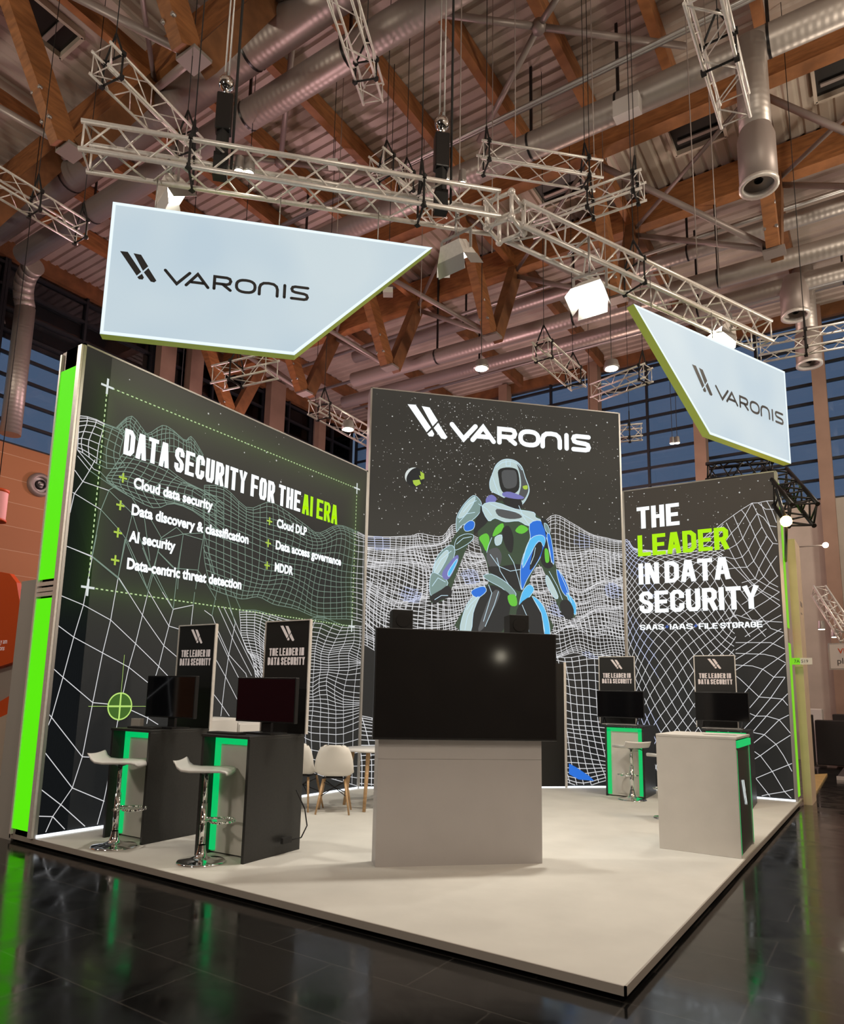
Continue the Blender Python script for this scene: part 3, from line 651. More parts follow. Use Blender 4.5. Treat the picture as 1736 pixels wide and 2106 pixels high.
# ------------------------------------------------------------------ headline letters (own stroke alphabet)
GL = {
 'A': [[(0, 0), (.36, 1), (.64, 1), (1, 0)], [(.2, .30), (.8, .30)]], 'T': [[(0, 1), (1, 1)], [(.5, .96), (.5, 0)]],
 'D': [[(0, 0), (.62, 0), (1, .16), (1, .84), (.62, 1), (0, 1), 'c']], 'S': [[(1, .68), (1, .88), (.72, 1), (.28, 1), (0, .88), (0, .66), (.26, .55), (.74, .45), (1, .34), (1, .12), (.72, 0), (.28, 0), (0, .12), (0, .32)]],
 'E': [[(1, 1), (0, 1), (0, 0), (1, 0)], [(.1, .5), (.85, .5)]], 'C': [[(1, .64), (1, .87), (.72, 1), (.28, 1), (0, .87), (0, .13), (.28, 0), (.72, 0), (1, .13), (1, .36)]],
 'U': [[(0, 1), (0, .14), (.22, 0), (.78, 0), (1, .14), (1, 1)]], 'R': [[(0, 0), (0, 1), (.74, 1), (1, .88), (1, .60), (.74, .46), (.05, .46)], [(.62, .44), (1, 0)]],
 'I': [[(0, 0), (0, 1)]], 'Y': [[(0, 1), (.5, .44), (1, 1)], [(.5, .44), (.5, 0)]], 'F': [[(1, 1), (0, 1), (0, 0)], [(.1, .48), (.85, .48)]],
 'O': [[(.22, 0), (.78, 0), (1, .14), (1, .86), (.78, 1), (.22, 1), (0, .86), (0, .14), 'c']], 'H': [[(0, 0), (0, 1)], [(1, 0), (1, 1)], [(.1, .5), (.9, .5)]],
 'L': [[(0, 1), (0, 0), (1, 0)]], 'N': [[(0, 0), (0, 1), (.14, 1), (.86, 0), (1, 0), (1, 1)]], 'G': [[(1, .68), (1, .86), (.78, 1), (.22, 1), (0, .86), (0, .14), (.22, 0), (.78, 0), (1, .14), (1, .48), (.6, .48)]],
 '+': [[(0, .5), (1, .5)], [(.5, .2), (.5, .8)]], '-': [[(0, .5), (1, .5)]],
}
def word_w(txt, cw, gap, t, sp):
    w_ = 0
    for ch in txt: w_ += sp if ch == ' ' else ((t if ch == 'I' else cw) + gap)
    return w_ - gap
def write(b, txt, pt, u0, v0, h, U, t, off, gapf=.12, spf=.35, hor=.74):
    """block capitals filling U x h; t = stem width"""
    n = sum(1 for c in txt if c not in ' I'); ni = txt.count('I'); ns = txt.count(' '); ng = len(txt) - ns - 1
    cw = (U - ni * t) / (n + gapf * ng + spf * ns); gap = gapf * cw; sp = spf * cw; x = u0
    k = hor; pt2 = lambda u, v, o_=0: pt(u, v0 + (v - v0) * k, o_); H = h / k
    for ch in txt:
        if ch == ' ': x += sp; continue
        w_ = t if ch == 'I' else cw
        for st in GL[ch]:
            cl_ = st[-1] == 'c'; q = [p for p in st if p != 'c']
            thick(b, [(x + t / 2 + (w_ - t) * px_, v0 + t / 2 + (H - t) * py) for px_, py in q], t, pt2, off, closed=cl_, cap=ch not in 'SC')
        x += w_ + gap
def frame_col(u, v): return .30 < u < 4.675 and 2.54 < v < 4.765
b = MB(); write(b, 'DATA SECURITY FOR THE', LW.pt, .56, 4.075, .30, 2.84, .057, .006, .16, .42, .82); b.build('headline', 'letter_white', wl)
b = MB(); write(b, 'AI ERA', LW.pt, 3.44, 4.065, .30, .785, .057, .006, .16, .42, .82); b.build('headline_lime', 'letter_lime', wl)
for txt, v, h, U in (('THE', 4.43, .385, .70), ('IN DATA', 3.455, .365, 1.44), ('SECURITY', 2.96, .37, 1.83)):
    b = MB(); write(b, txt, RW.pt, .24, v, h, U, .078, .006, .13, .26, .84); b.build('headline', 'letter_white', wr)
b = MB(); write(b, 'LEADER', RW.pt, .24, 3.945, .37, 1.44, .078, .006, .13, .26, .84); b.build('headline_lime', 'letter_lime', wr)
b = MB(); write(b, 'SAAS', RW.pt, .235, 2.675, .092, .39, .024, .006, .1); write(b, 'IAAS', RW.pt, .72, 2.67, .092, .36, .024, .006, .1); write(b, 'FILE STORAGE', RW.pt, 1.17, 2.665, .092, .93, .024, .006, .1); b.build('subline', 'letter_white', wr)
b = MB(); write(b, '+', RW.pt, .645, 2.68, .08, .06, .02, .006); write(b, '+', RW.pt, 1.095, 2.68, .08, .06, .02, .006); b.build('subline_plus', 'letter_blue', wr)
def text(txt, pl, u, v, size, m, parent, name, off=.006, width=None, bold=.012):
    c = bpy.data.curves.new(name, 'FONT'); c.body = txt; c.size = size; c.offset = bold; c.resolution_u = 3
    o = bpy.data.objects.new(name, c); COL.objects.link(o); bpy.context.view_layer.update()
    me = bpy.data.meshes.new_from_object(o.evaluated_get(bpy.context.evaluated_depsgraph_get())); bpy.data.objects.remove(o)
    xs = [q.co.x for q in me.vertices]; x0 = min(xs); k = width / (max(xs) - x0) if width else 1
    inv = wmat(parent).inverted()
    for q in me.vertices: q.co = inv @ pl.pt(u + (q.co.x - x0) * k, v + q.co.y, off)
    me.materials.clear(); me.materials.append(MAT[m]); ob = bpy.data.objects.new(name, me); COL.objects.link(ob); ob.parent = parent
    return ob
for txt, u, v, wd in (('Cloud data security', .72, 3.735, 1.12), ('Data discovery & classification', .725, 3.425, 1.735), ('AI security', .72, 3.12, .615), ('Data-centric threat detection', .725, 2.812, 1.66),
                      ('Cloud DLP', 2.955, 3.76, .605), ('Data access governance', 2.955, 3.452, 1.40), ('MDDR', 2.958, 3.142, .36)):
    text(txt, LW, u, v, .168, 'letter_white', wl, 'list_text', width=wd, bold=.007)
b = MB()
for u, v in ((.585, 3.806), (.583, 3.492), (.583, 3.185), (.58, 2.878), (2.815, 3.81), (2.813, 3.503), (2.815, 3.195)):
    for q in ([(u - .05, v), (u + .05, v)], [(u, v - .055), (u, v + .055)]): thick(b, q, .022, LW.pt, .006, cap=False)
b.build('plus_marks', 'plus_lime', wl)
b = MB(); fr = [(.302, 4.767), (4.678, 4.764), (4.668, 2.543), (.299, 2.54)]
for (u0_, v0_), (u1_, v1_) in zip(fr, fr[1:] + fr[:1]):
    L = math.hypot(u1_ - u0_, v1_ - v0_); n = int(L / .058)
    for i in range(n):
        a, c = i / n, (i + .5) / n; thick(b, [(u0_ + (u1_ - u0_) * a, v0_ + (v1_ - v0_) * a), (u0_ + (u1_ - u0_) * c, v0_ + (v1_ - v0_) * c)], .013, LW.pt, .005, cap=False)
b.build('dashed_frame', 'dash_lime', wl)
b = MB()
for u, v in fr:
    for q in ([(u - .075, v), (u + .075, v)], [(u, v - .09), (u, v + .09)]): thick(b, q, .024, LW.pt, .006, cap=False)
b.build('corner_crosses', 'letter_soft', wl)
b = MB(); cu, cv = .79, 1.318; ring = [(cu + .14 * math.cos(2 * PI * i / 40), cv + .14 * math.sin(2 * PI * i / 40)) for i in range(40)]
b.cur = 1; b.face([LW.pt(u, v, .0045) for u, v in ring]); b.cur = 0; thick(b, ring, .014, LW.pt, .006, closed=True)
thick(b, [(cu - .14, cv), (cu + .14, cv)], .018, LW.pt, .006, cap=False); thick(b, [(cu, cv - .14), (cu, cv + .14)], .018, LW.pt, .006, cap=False)
thick(b, [(cu - .36, cv), (cu + .40, cv)], .004, LW.pt, .0055, cap=False); thick(b, [(cu, cv - .16), (cu, cv + .55)], .004, LW.pt, .0055, cap=False)
b.build('target_mark', ['target_ring', 'target_fill'], wl)
# big logo on the tall wall
b = MB(); symbol(b, CW.pt, .634, 5.805, .70, .565, .006); b.build('logo_symbol', 'letter_white', wc)
b = MB(); letters_logo(b, CW.pt, .634, 5.80, 3.27, .325, .082, .006); b.build('lettering', 'letter_white', wc)

# ------------------------------------------------------------------ wire-frame landscape printed on the walls
def cr(p, t):
    n = len(p) - 1; i = min(int(t * n), n - 1); f = t * n - i
    a, b_, c, d = p[max(i - 1, 0)], p[i], p[i + 1], p[min(i + 2, n)]
    return tuple(.5 * (2 * y + (z - x) * f + (2 * x - 5 * y + 4 * z - w_) * f * f + (3 * y - x - 3 * z + w_) * f ** 3) for x, y, z, w_ in zip(a, b_, c, d))
def patch(rows, nu, nv, wob=0.0, seed=0, twist=0.0):
    rr = random.Random(seed); ph = [(rr.uniform(0, 6.3), rr.uniform(.5, 1.0)) for _ in range(8)]
    G = []
    for j in range(nv + 1):
        tv = j / nv; row = []
        for i in range(nu + 1):
            col = [cr(r, i / nu) for r in rows]; q = cr(col, tv)
            wv = sum(a_ * math.sin(fx * i * .9 + fy * j * .8 + p_) for (p_, a_), fx, fy in zip(ph, (.35, .6, .22, .8, .13, .45, .28, .1), (.5, .25, .9, .4, .75, .6, .15, 1.1)))
            row.append((q[0] + twist * math.sin(j * .3 + i * .11), q[1] + wob * wv * min(1, 3 * tv + .4)))
        G.append(row)
    return G
def clip_ok(pl, u, v, U, z1): return 0.03 < u < U - .03 and .12 < v < z1
def draw_lines(b, lines, pl, U, z1, wd, off, colour):
    for ln in lines:
        q = [pl.px(x, y) for x, y in ln]
        for a, c in zip(q, q[1:]):
            t0, t1 = 0.0, 1.0; du, dv = c[0] - a[0], c[1] - a[1]
            for p_, q_ in ((-du, a[0] - .03), (du, U - .03 - a[0]), (-dv, a[1] - .12), (dv, z1 - a[1])):
                if abs(p_) < 1e-9:
                    if q_ < 0: t1 = -1
                elif p_ < 0: t0 = max(t0, q_ / p_)
                else: t1 = min(t1, q_ / p_)
            if t1 - t0 > 1e-3:
                a, c = (a[0] + du * t0, a[1] + dv * t0), (a[0] + du * t1, a[1] + dv * t1)
                b.cur = colour((a[0] + c[0]) / 2, (a[1] + c[1]) / 2); thick(b, [a, c], wd, pl.pt, off, cap=False)
def grid_lines(G): return G + [list(c) for c in zip(*G)]
Z = lambda ox, oy, s_: (lambda pts: [(ox + x / s_, oy + y / s_) for x, y in pts])
zA, zB, zC, zD = Z(60, 1100, 3.397), Z(120, 820, 5.106), Z(420, 900, 4.822), Z(420, 1180, 4.578)
zE, zF, z4 = Z(1270, 960, 4.692), Z(1270, 1280, 4.568), Z(700, 760, 2.893)
lines = [zA(p) for p in (
 [(110, 2085), (163, 1968), (300, 1768), (370, 1550), (443, 1172), (512, 825), (568, 595), (620, 300), (668, 30)], [(112, 1380), (155, 1275), (235, 995), (310, 715), (378, 490), (440, 150), (470, 0)],
 [(820, 1320), (875, 1010), (905, 915), (940, 770), (975, 635), (1005, 520), (1035, 250), (1075, 0)], [(600, 1400), (635, 1200), (695, 925), (742, 760), (790, 560), (825, 420), (870, 250), (895, 130), (920, 20)],
 [(470, 2040), (520, 1860), (540, 1765), (600, 1400)], [(1090, 900), (1130, 625), (1145, 490), (1155, 400)], [(45, 1965), (163, 1968), (260, 2070)], [(68, 1768), (232, 1895), (405, 2050)], [(97, 1505), (300, 1768), (525, 1862)],
 [(130, 1243), (155, 1275), (370, 1550), (455, 1555)], [(165, 932), (235, 995), (443, 1172), (635, 1190), (820, 1275), (900, 1325)], [(198, 632), (310, 715), (512, 825), (695, 925), (878, 1072)],
 [(222, 425), (378, 490), (568, 595), (742, 760), (905, 920), (1000, 1020)], [(262, 80), (440, 150), (625, 300), (790, 560), (940, 775), (1045, 865)], [(668, 30), (760, 250), (830, 390), (975, 637), (1060, 663)],
 [(790, 90), (860, 270), (930, 400), (1005, 520), (1145, 490)], [(905, 125), (1005, 230)], [(880, 270), (1005, 520)])]
lines += [zB(p) for p in (
 [(120, 1200), (165, 1000), (255, 870), (325, 755), (385, 640)], [(350, 1660), (445, 1170), (530, 960), (580, 930)], [(620, 1900), (710, 1470), (775, 1210)], [(930, 2000), (1045, 1610), (1080, 1460)],
 [(90, 1550), (350, 1660), (630, 1890), (720, 2030)], [(150, 985), (445, 1165), (640, 1380), (715, 1480), (860, 1800), (930, 1990)], [(170, 750), (255, 870), (530, 965), (775, 1205), (860, 1480), (1000, 1850)],
 [(200, 600), (325, 755), (580, 930), (770, 1040), (900, 1240), (960, 1700)], [(200, 540), (370, 740), (440, 770), (590, 930)], [(1080, 1460), (1240, 1350), (1310, 1420), (1520, 1410)], [(1080, 1480), (1310, 1420), (1510, 1480)],
 [(1250, 2000), (1270, 1700), (1310, 1420)], [(1440, 2000), (1480, 1700), (1530, 1400)], [(1040, 1600), (1220, 1780), (1460, 1800), (1500, 1850)], [(960, 1250), (1080, 1460)], [(1530, 1420), (1640, 1840)], [(1520, 1560), (1640, 1850)])]
lines += [zD(p) for p in (
 [(0, 345), (75, 400), (130, 540), (230, 760), (390, 940), (430, 1080)], [(130, 310), (280, 640), (445, 960)], [(180, 310), (340, 640), (500, 960)], [(240, 330), (380, 660), (520, 950)], [(105, 800), (200, 970), (345, 1255)], [(85, 1130), (160, 1230), (235, 1340)],
 [(290, 470), (230, 760), (195, 1000), (155, 1340)], [(20, 90), (110, 245)], [(130, 100), (70, 400)], [(270, 170), (340, 330)], [(190, 120), (290, 470)], [(110, 540), (240, 820), (370, 1070)])]
GA = patch([zB(r) for r in ([(225, 180), (350, 200), (490, 265), (620, 310), (700, 340)], [(215, 270), (345, 260), (470, 310), (590, 360), (680, 420)], [(205, 440), (270, 440), (420, 500), (540, 560), (640, 600)], [(200, 540), (290, 590), (400, 680), (560, 745), (700, 700)])], 6, 8)
GB = patch([zB(r) for r in ([(690, 560), (850, 620), (1080, 690), (1330, 870), (1600, 1000), (1736, 1100)], [(560, 745), (760, 740), (1000, 850), (1250, 900), (1450, 960), (1736, 1200)], [(500, 850), (690, 900), (900, 960), (1200, 1050), (1450, 1130), (1736, 1300)], [(590, 930), (770, 1040), (1010, 1140), (1200, 1090), (1450, 1200), (1736, 1450)])], 13, 10, .5, 3)
GP = patch([zB(r) for r in ([(610, 300), (760, 180), (880, 310), (940, 370), (1090, 280), (1200, 330), (1330, 440), (1400, 400), (1520, 590)], [(640, 320), (740, 250), (850, 380), (960, 420), (1080, 400), (1200, 390), (1330, 470), (1400, 490), (1500, 620)], [(680, 400), (760, 360), (850, 460), (960, 520), (1080, 560), (1200, 560), (1330, 600), (1420, 640), (1500, 700)])], 22, 5, .3, 4)
GC = patch([zC(r) for r in ([(0, 480), (200, 500), (430, 700), (640, 640), (800, 720), (1000, 860), (1130, 940), (1310, 870), (1460, 910), (1610, 980)], [(0, 620), (200, 680), (430, 820), (640, 900), (850, 960), (1050, 1050), (1200, 1050), (1350, 1000), (1480, 1040), (1610, 1060)],
     [(0, 900), (200, 980), (420, 1060), (640, 1150), (800, 1200), (1000, 1230), (1150, 1290), (1300, 1330), (1450, 1350), (1610, 1390)], [(0, 1200), (200, 1280), (420, 1390), (600, 1440), (800, 1410), (960, 1500), (1100, 1600), (1300, 1600), (1450, 1600), (1610, 1650)],
     [(60, 1500), (220, 1560), (380, 1600), (540, 1560), (700, 1640), (900, 1700), (1100, 1780), (1300, 1800), (1450, 1810), (1610, 1840)])], 28, 19, 1.1, 5)
GD = patch([zD(r) for r in ([(330, 340), (490, 340), (640, 390), (800, 440), (960, 440), (1100, 400), (1290, 480), (1400, 490), (1510, 500)], [(340, 460), (480, 470), (590, 530), (750, 600), (900, 600), (1040, 590), (1200, 650), (1400, 630), (1500, 650)],
     [(350, 580), (480, 600), (570, 680), (750, 760), (900, 760), (1020, 740), (1150, 780), (1350, 760), (1495, 830)], [(400, 720), (500, 740), (580, 780), (750, 870), (900, 880), (1010, 880), (1150, 890), (1350, 890), (1490, 860)],
     [(450, 800), (520, 850), (580, 950), (750, 1020), (900, 1040), (1000, 1100), (1130, 1030), (1300, 1120), (1480, 1140)], [(480, 960), (560, 1060), (640, 1150), (800, 1220), (900, 1250), (1000, 1230), (1150, 1250), (1300, 1270), (1470, 1250)],
     [(500, 1100), (600, 1200), (700, 1350), (800, 1420), (900, 1440), (980, 1490), (1150, 1500), (1300, 1500), (1470, 1440)], [(500, 1500), (600, 1560), (700, 1650), (800, 1750), (900, 1800), (1000, 1850), (1150, 1900), (1300, 1950), (1450, 2000)])], 17, 36, .9, 8)
for g in (GA, GB, GP, GC, GD): lines += grid_lines(g)
b = MB(); draw_lines(b, lines, LW, 4.955, 5.1, .0082, .0035, lambda u, v: 1 if frame_col(u, v) else 0); b.build('wireframe_landscape', ['line_white', 'line_green'], wl)
# centre wall
rows = [[(120, 985), (300, 1000), (420, 1000), (470, 985), (600, 990), (680, 920), (820, 1000), (1000, 1000), (1150, 960), (1265, 862), (1380, 920), (1500, 985), (1600, 1000), (1690, 1012)],
        [(130, 1060), (300, 1065), (420, 1070), (500, 1080), (620, 1075), (700, 1060), (840, 1080), (1000, 1080), (1150, 1070), (1265, 1060), (1380, 1070), (1500, 1060), (1600, 1075), (1690, 1090)],
        [(120, 1130), (290, 1160), (450, 1200), (540, 1200), (650, 1190), (760, 1180), (880, 1190), (1030, 1190), (1160, 1180), (1290, 1170), (1400, 1190), (1510, 1170), (1610, 1190), (1700, 1200)],
        [(110, 1220), (270, 1300), (430, 1330), (560, 1330), (680, 1310), (800, 1300), (920, 1300), (1060, 1300), (1190, 1310), (1310, 1290), (1420, 1310), (1530, 1290), (1620, 1300), (1710, 1320)],
        [(100, 1330), (250, 1420), (400, 1460), (560, 1460), (700, 1450), (830, 1430), (950, 1420), (1090, 1430), (1220, 1420), (1340, 1440), (1450, 1440), (1550, 1430), (1640, 1440), (1720, 1450)],
        [(100, 1460), (240, 1560), (390, 1600), (560, 1600), (710, 1590), (850, 1580), (980, 1570), (1120, 1570), (1250, 1580), (1370, 1560), (1480, 1580), (1580, 1570), (1660, 1590), (1730, 1600)],
        [(100, 1620), (240, 1700), (390, 1740), (560, 1740), (720, 1730), (860, 1730), (1000, 1720), (1140, 1720), (1270, 1720), (1400, 1700), (1500, 1720), (1600, 1730), (1680, 1740), (1740, 1750)]]
G = patch([z4(r) for r in rows], 54, 46, 3.2, 11, .8)
G2 = patch([z4([(x + 6, y + 12) for x, y in r]) for r in rows[1:6]], 50, 24, 4.0, 17, 1.5)
b = MB(); draw_lines(b, grid_lines(G) + grid_lines(G2), CW, 4.52, 6.5, .0098, .0035, lambda u, v: 2 if math.sin(u * 5.1 + v * 3.3) + math.sin(u * 2.2 - v * 6.1) > 1.6 else 0)
low = [[(640, 1445), (680, 1460), (730, 1470), (780, 1480)], [(640, 1500), (690, 1500), (740, 1505), (790, 1510)], [(650, 1540), (700, 1560), (750, 1560), (800, 1560)], [(650, 1600), (700, 1610), (750, 1620), (800, 1625)]]
low2 = [[(1110, 1340), (1160, 1350), (1220, 1345), (1290, 1360)], [(1120, 1400), (1170, 1420), (1225, 1430), (1295, 1450)], [(1130, 1480), (1180, 1500), (1235, 1510), (1300, 1520)], [(1140, 1560), (1190, 1560), (1250, 1570), (1310, 1590)], [(1150, 1600), (1200, 1620), (1260, 1610), (1315, 1625)]]
draw_lines(b, grid_lines(patch(low, 8, 16, 1.5, 13)) + grid_lines(patch(low2, 12, 22, 3, 14, 2)), CW, 4.52, 6.5, .011, .0035, lambda u, v: 0)
b.build('wireframe_landscape', ['line_white', 'line_green', 'line_blue'], wc)
# right wall: two crossing families of lines
rowsR = [zE(r) for r in ([(0, 710), (110, 705), (190, 790), (500, 800), (780, 700), (960, 580), (1130, 465), (1300, 350), (1370, 345), (1440, 330), (1540, 330)],
   [(0, 800), (110, 830), (250, 860), (500, 870), (780, 830), (980, 780), (1150, 750), (1300, 650), (1400, 580), (1460, 560), (1550, 600)],
   [(0, 960), (120, 980), (280, 1000), (520, 990), (800, 960), (1000, 950), (1170, 980), (1300, 950), (1420, 880), (1480, 860), (1560, 880)],
   [(0, 1180), (120, 1200), (300, 1220), (540, 1200), (800, 1190), (1020, 1200), (1190, 1220), (1310, 1180), (1430, 1160), (1500, 1150), (1570, 1170)],
   [(0, 1420), (120, 1440), (300, 1440), (560, 1430), (820, 1440), (1040, 1450), (1200, 1470), (1330, 1440), (1440, 1430), (1510, 1420), (1590, 1430)])]
rowsR += [zF(r) for r in ([(0, 150), (120, 170), (300, 180), (560, 190), (820, 200), (1040, 210), (1200, 200), (1320, 210), (1420, 220), (1500, 220), (1560, 230)], [(20, 420), (130, 430), (300, 440), (560, 450), (800, 470), (1020, 480), (1180, 500), (1320, 500), (1420, 500), (1500, 490), (1580, 500)],
   [(30, 720), (130, 740), (300, 750), (560, 760), (800, 780), (1020, 800), (1200, 820), (1320, 830), (1430, 830), (1510, 850), (1600, 850)], [(40, 1080), (150, 1090), (320, 1100), (570, 1110), (810, 1120), (1030, 1150), (1210, 1170), (1340, 1200), (1440, 1210), (1530, 1220), (1620, 1230)],
   [(60, 1560), (160, 1570), (330, 1580), (580, 1590), (820, 1610), (1040, 1630), (1220, 1650), (1350, 1670), (1450, 1680), (1540, 1690), (1640, 1710)])]
rrR = random.Random(21); phR = [rrR.uniform(0, 6.3) for _ in range(6)]
def rsurf(s, t):
    s2 = s; col = [cr(r, min(max(s2, 0), 1)) for r in rowsR]; q = cr(col, min(max(t, 0), 1))
    a = 11 * (.55 + .5 * s); wv = math.sin(9 * s + 4 * t + phR[0]) + .8 * math.sin(15 * t - 6 * s + phR[1]) + .6 * math.sin(21 * s + 13 * t + phR[2])
    return (q[0] + a * .35 * math.cos(11 * t + 5 * s + phR[3]), q[1] + a * wv * min(1, 4 * t))
lines = []
N1 = 24
for k in range(-N1, 2 * N1):
    for sg in (1, -1):
        ln = []
        for i in range(61):
            t_ = i / 60; sw = k / N1 + sg * t_ * .95 + (0 if sg > 0 else .02)
            if 0 <= sw <= 1: ln.append(rsurf(sw ** 1.2, t_ ** 1.25))
            else:
                if len(ln) > 1: lines.append(ln)
                ln = []
        if len(ln) > 1: lines.append(ln)
def left_part(x, y): return x < (1270 + 1040 / 4.692 if y < 1205 else 1270 + 1120 / 4.568)
lines2 = []
for ln in lines:
    cur = []
    for q in ln:
        if left_part(*q): cur.append(q)
        else:
            if len(cur) > 1: lines2.append(cur)
            cur = []
    if len(cur) > 1: lines2.append(cur)
lines = lines2 + [zE(q) for q in (
 [(960, 590), (1020, 540), (1110, 475), (1195, 415), (1300, 350), (1360, 348), (1440, 330), (1530, 328)], [(1360, 350), (1430, 410), (1530, 412)], [(1300, 350), (1350, 450), (1395, 580), (1445, 670), (1500, 740), (1550, 745)],
 [(1195, 415), (1235, 465), (1280, 550), (1330, 670), (1380, 780), (1430, 860), (1480, 940), (1545, 1060)], [(1120, 470), (1165, 575), (1210, 690), (1265, 800), (1315, 910), (1365, 985), (1410, 1060), (1470, 1120), (1550, 1160)],
 [(1050, 540), (1100, 640), (1150, 750), (1205, 870), (1250, 970), (1330, 1080), (1430, 1140), (1565, 1210)], [(1080, 790), (1130, 890), (1200, 1000), (1290, 1110), (1400, 1200), (1565, 1290)], [(960, 830), (1090, 930), (1200, 1040), (1330, 1170), (1570, 1340)],
 [(1385, 350), (1420, 440), (1470, 570), (1535, 580)], [(1440, 330), (1490, 420), (1535, 540)], [(1350, 450), (1410, 490), (1460, 560), (1535, 720)], [(1300, 350), (1235, 465), (1165, 575), (1100, 640), (1050, 710)],
 [(1350, 450), (1280, 550), (1210, 690), (1150, 750), (1080, 790), (1040, 790)], [(1395, 580), (1330, 670), (1265, 800), (1205, 870), (1130, 890), (1040, 870)], [(1445, 670), (1380, 780), (1315, 910), (1250, 970), (1190, 970), (1040, 990)],
 [(1500, 740), (1430, 860), (1365, 985), (1330, 1080), (1200, 1120)], [(1540, 860), (1480, 940), (1410, 1060), (1340, 1120), (1200, 1210)], [(1550, 1050), (1470, 1120), (1400, 1200), (1200, 1330)], [(1560, 1210), (1430, 1300), (1200, 1440)], [(1570, 1340), (1480, 1400), (1330, 1500)],
 [(1040, 1000), (1180, 1180), (1330, 1380), (1480, 1560), (1600, 1600)], [(1040, 1150), (1180, 1330), (1320, 1510), (1430, 1640)], [(1040, 1300), (1160, 1470), (1280, 1640)], [(1230, 1640), (1380, 1540), (1580, 1430)], [(1040, 1480), (1150, 1430), (1300, 1480), (1590, 1500)])] + [zF(q) for q in (
 [(1110, 500), (1150, 530), (1235, 610), (1330, 700), (1440, 710), (1550, 720), (1600, 780)], [(1120, 800), (1210, 840), (1300, 880), (1400, 880), (1520, 915), (1625, 1040)], [(1120, 1000), (1280, 1035), (1380, 1055), (1490, 1145), (1560, 1250), (1640, 1400)],
 [(1120, 1130), (1290, 1215), (1345, 1255), (1455, 1400), (1570, 1590), (1660, 1680)], [(1120, 1280), (1300, 1465), (1420, 1615), (1450, 1660)], [(1110, 400), (1270, 410), (1365, 440), (1470, 515), (1575, 515)], [(1110, 290), (1380, 300), (1470, 320), (1580, 380)], [(1110, 190), (1300, 190), (1440, 190), (1570, 250)],
 [(1110, 770), (1235, 610), (1365, 440), (1480, 360), (1575, 290)], [(1110, 940), (1215, 835), (1330, 700), (1470, 515), (1580, 390)], [(1110, 1090), (1190, 1000), (1300, 880), (1440, 710), (1575, 515)], [(1120, 1190), (1280, 1020), (1400, 880), (1550, 720), (1600, 670)],
 [(1120, 1280), (1285, 1130), (1380, 1055), (1520, 915), (1610, 870)], [(1120, 1420), (1295, 1280), (1345, 1250), (1490, 1145), (1625, 1060)], [(1120, 1560), (1300, 1465), (1455, 1400), (1640, 1325)], [(1310, 1640), (1420, 1615), (1570, 1590), (1650, 1568)],
 [(1110, 450), (1230, 370), (1400, 250), (1560, 120)], [(1110, 350), (1240, 270), (1400, 150), (1540, 60)], [(1110, 260), (1250, 170), (1400, 60)])]
b = MB(); draw_lines(b, lines, RW, 2.42, 5.1, .0092, .0035, lambda u, v: 1 if u < .5 and math.sin(u * 7 + v * 5) > .2 else 0); b.build('wireframe_landscape', ['line_white', 'line_blue'], wr)
# stars
def stars(pl, U, z0, z1, n, parent, seed, dens=None):
    b = MB(); r_ = random.Random(seed)
    for _ in range(n):
        u, v = r_.uniform(.06, U - .06), z0 + (z1 - z0) * r_.random() ** .75
        if dens and r_.random() > dens(u, v): continue
        k = .004 + .010 * r_.random() ** 4; b.face([pl.pt(u + k * math.cos(q), v + k * math.sin(q), .0022) for q in (0, PI / 3, 2 * PI / 3, PI, 4 * PI / 3, 5 * PI / 3)])
    o = b.build('star_dots', 'star', parent); o['kind'] = 'stuff'
stars(CW, 4.52, 4.0, 6.5, 1500, wc, 5, lambda u, v: .25 + .75 * math.exp(-((u - 1.3 - .25 * (v - 4.5)) / 1.0) ** 2))
stars(RW, 2.42, 3.9, 5.1, 110, wr, 6); stars(LW, 4.955, 4.2, 5.1, 70, wl, 9, lambda u, v: u / 5)
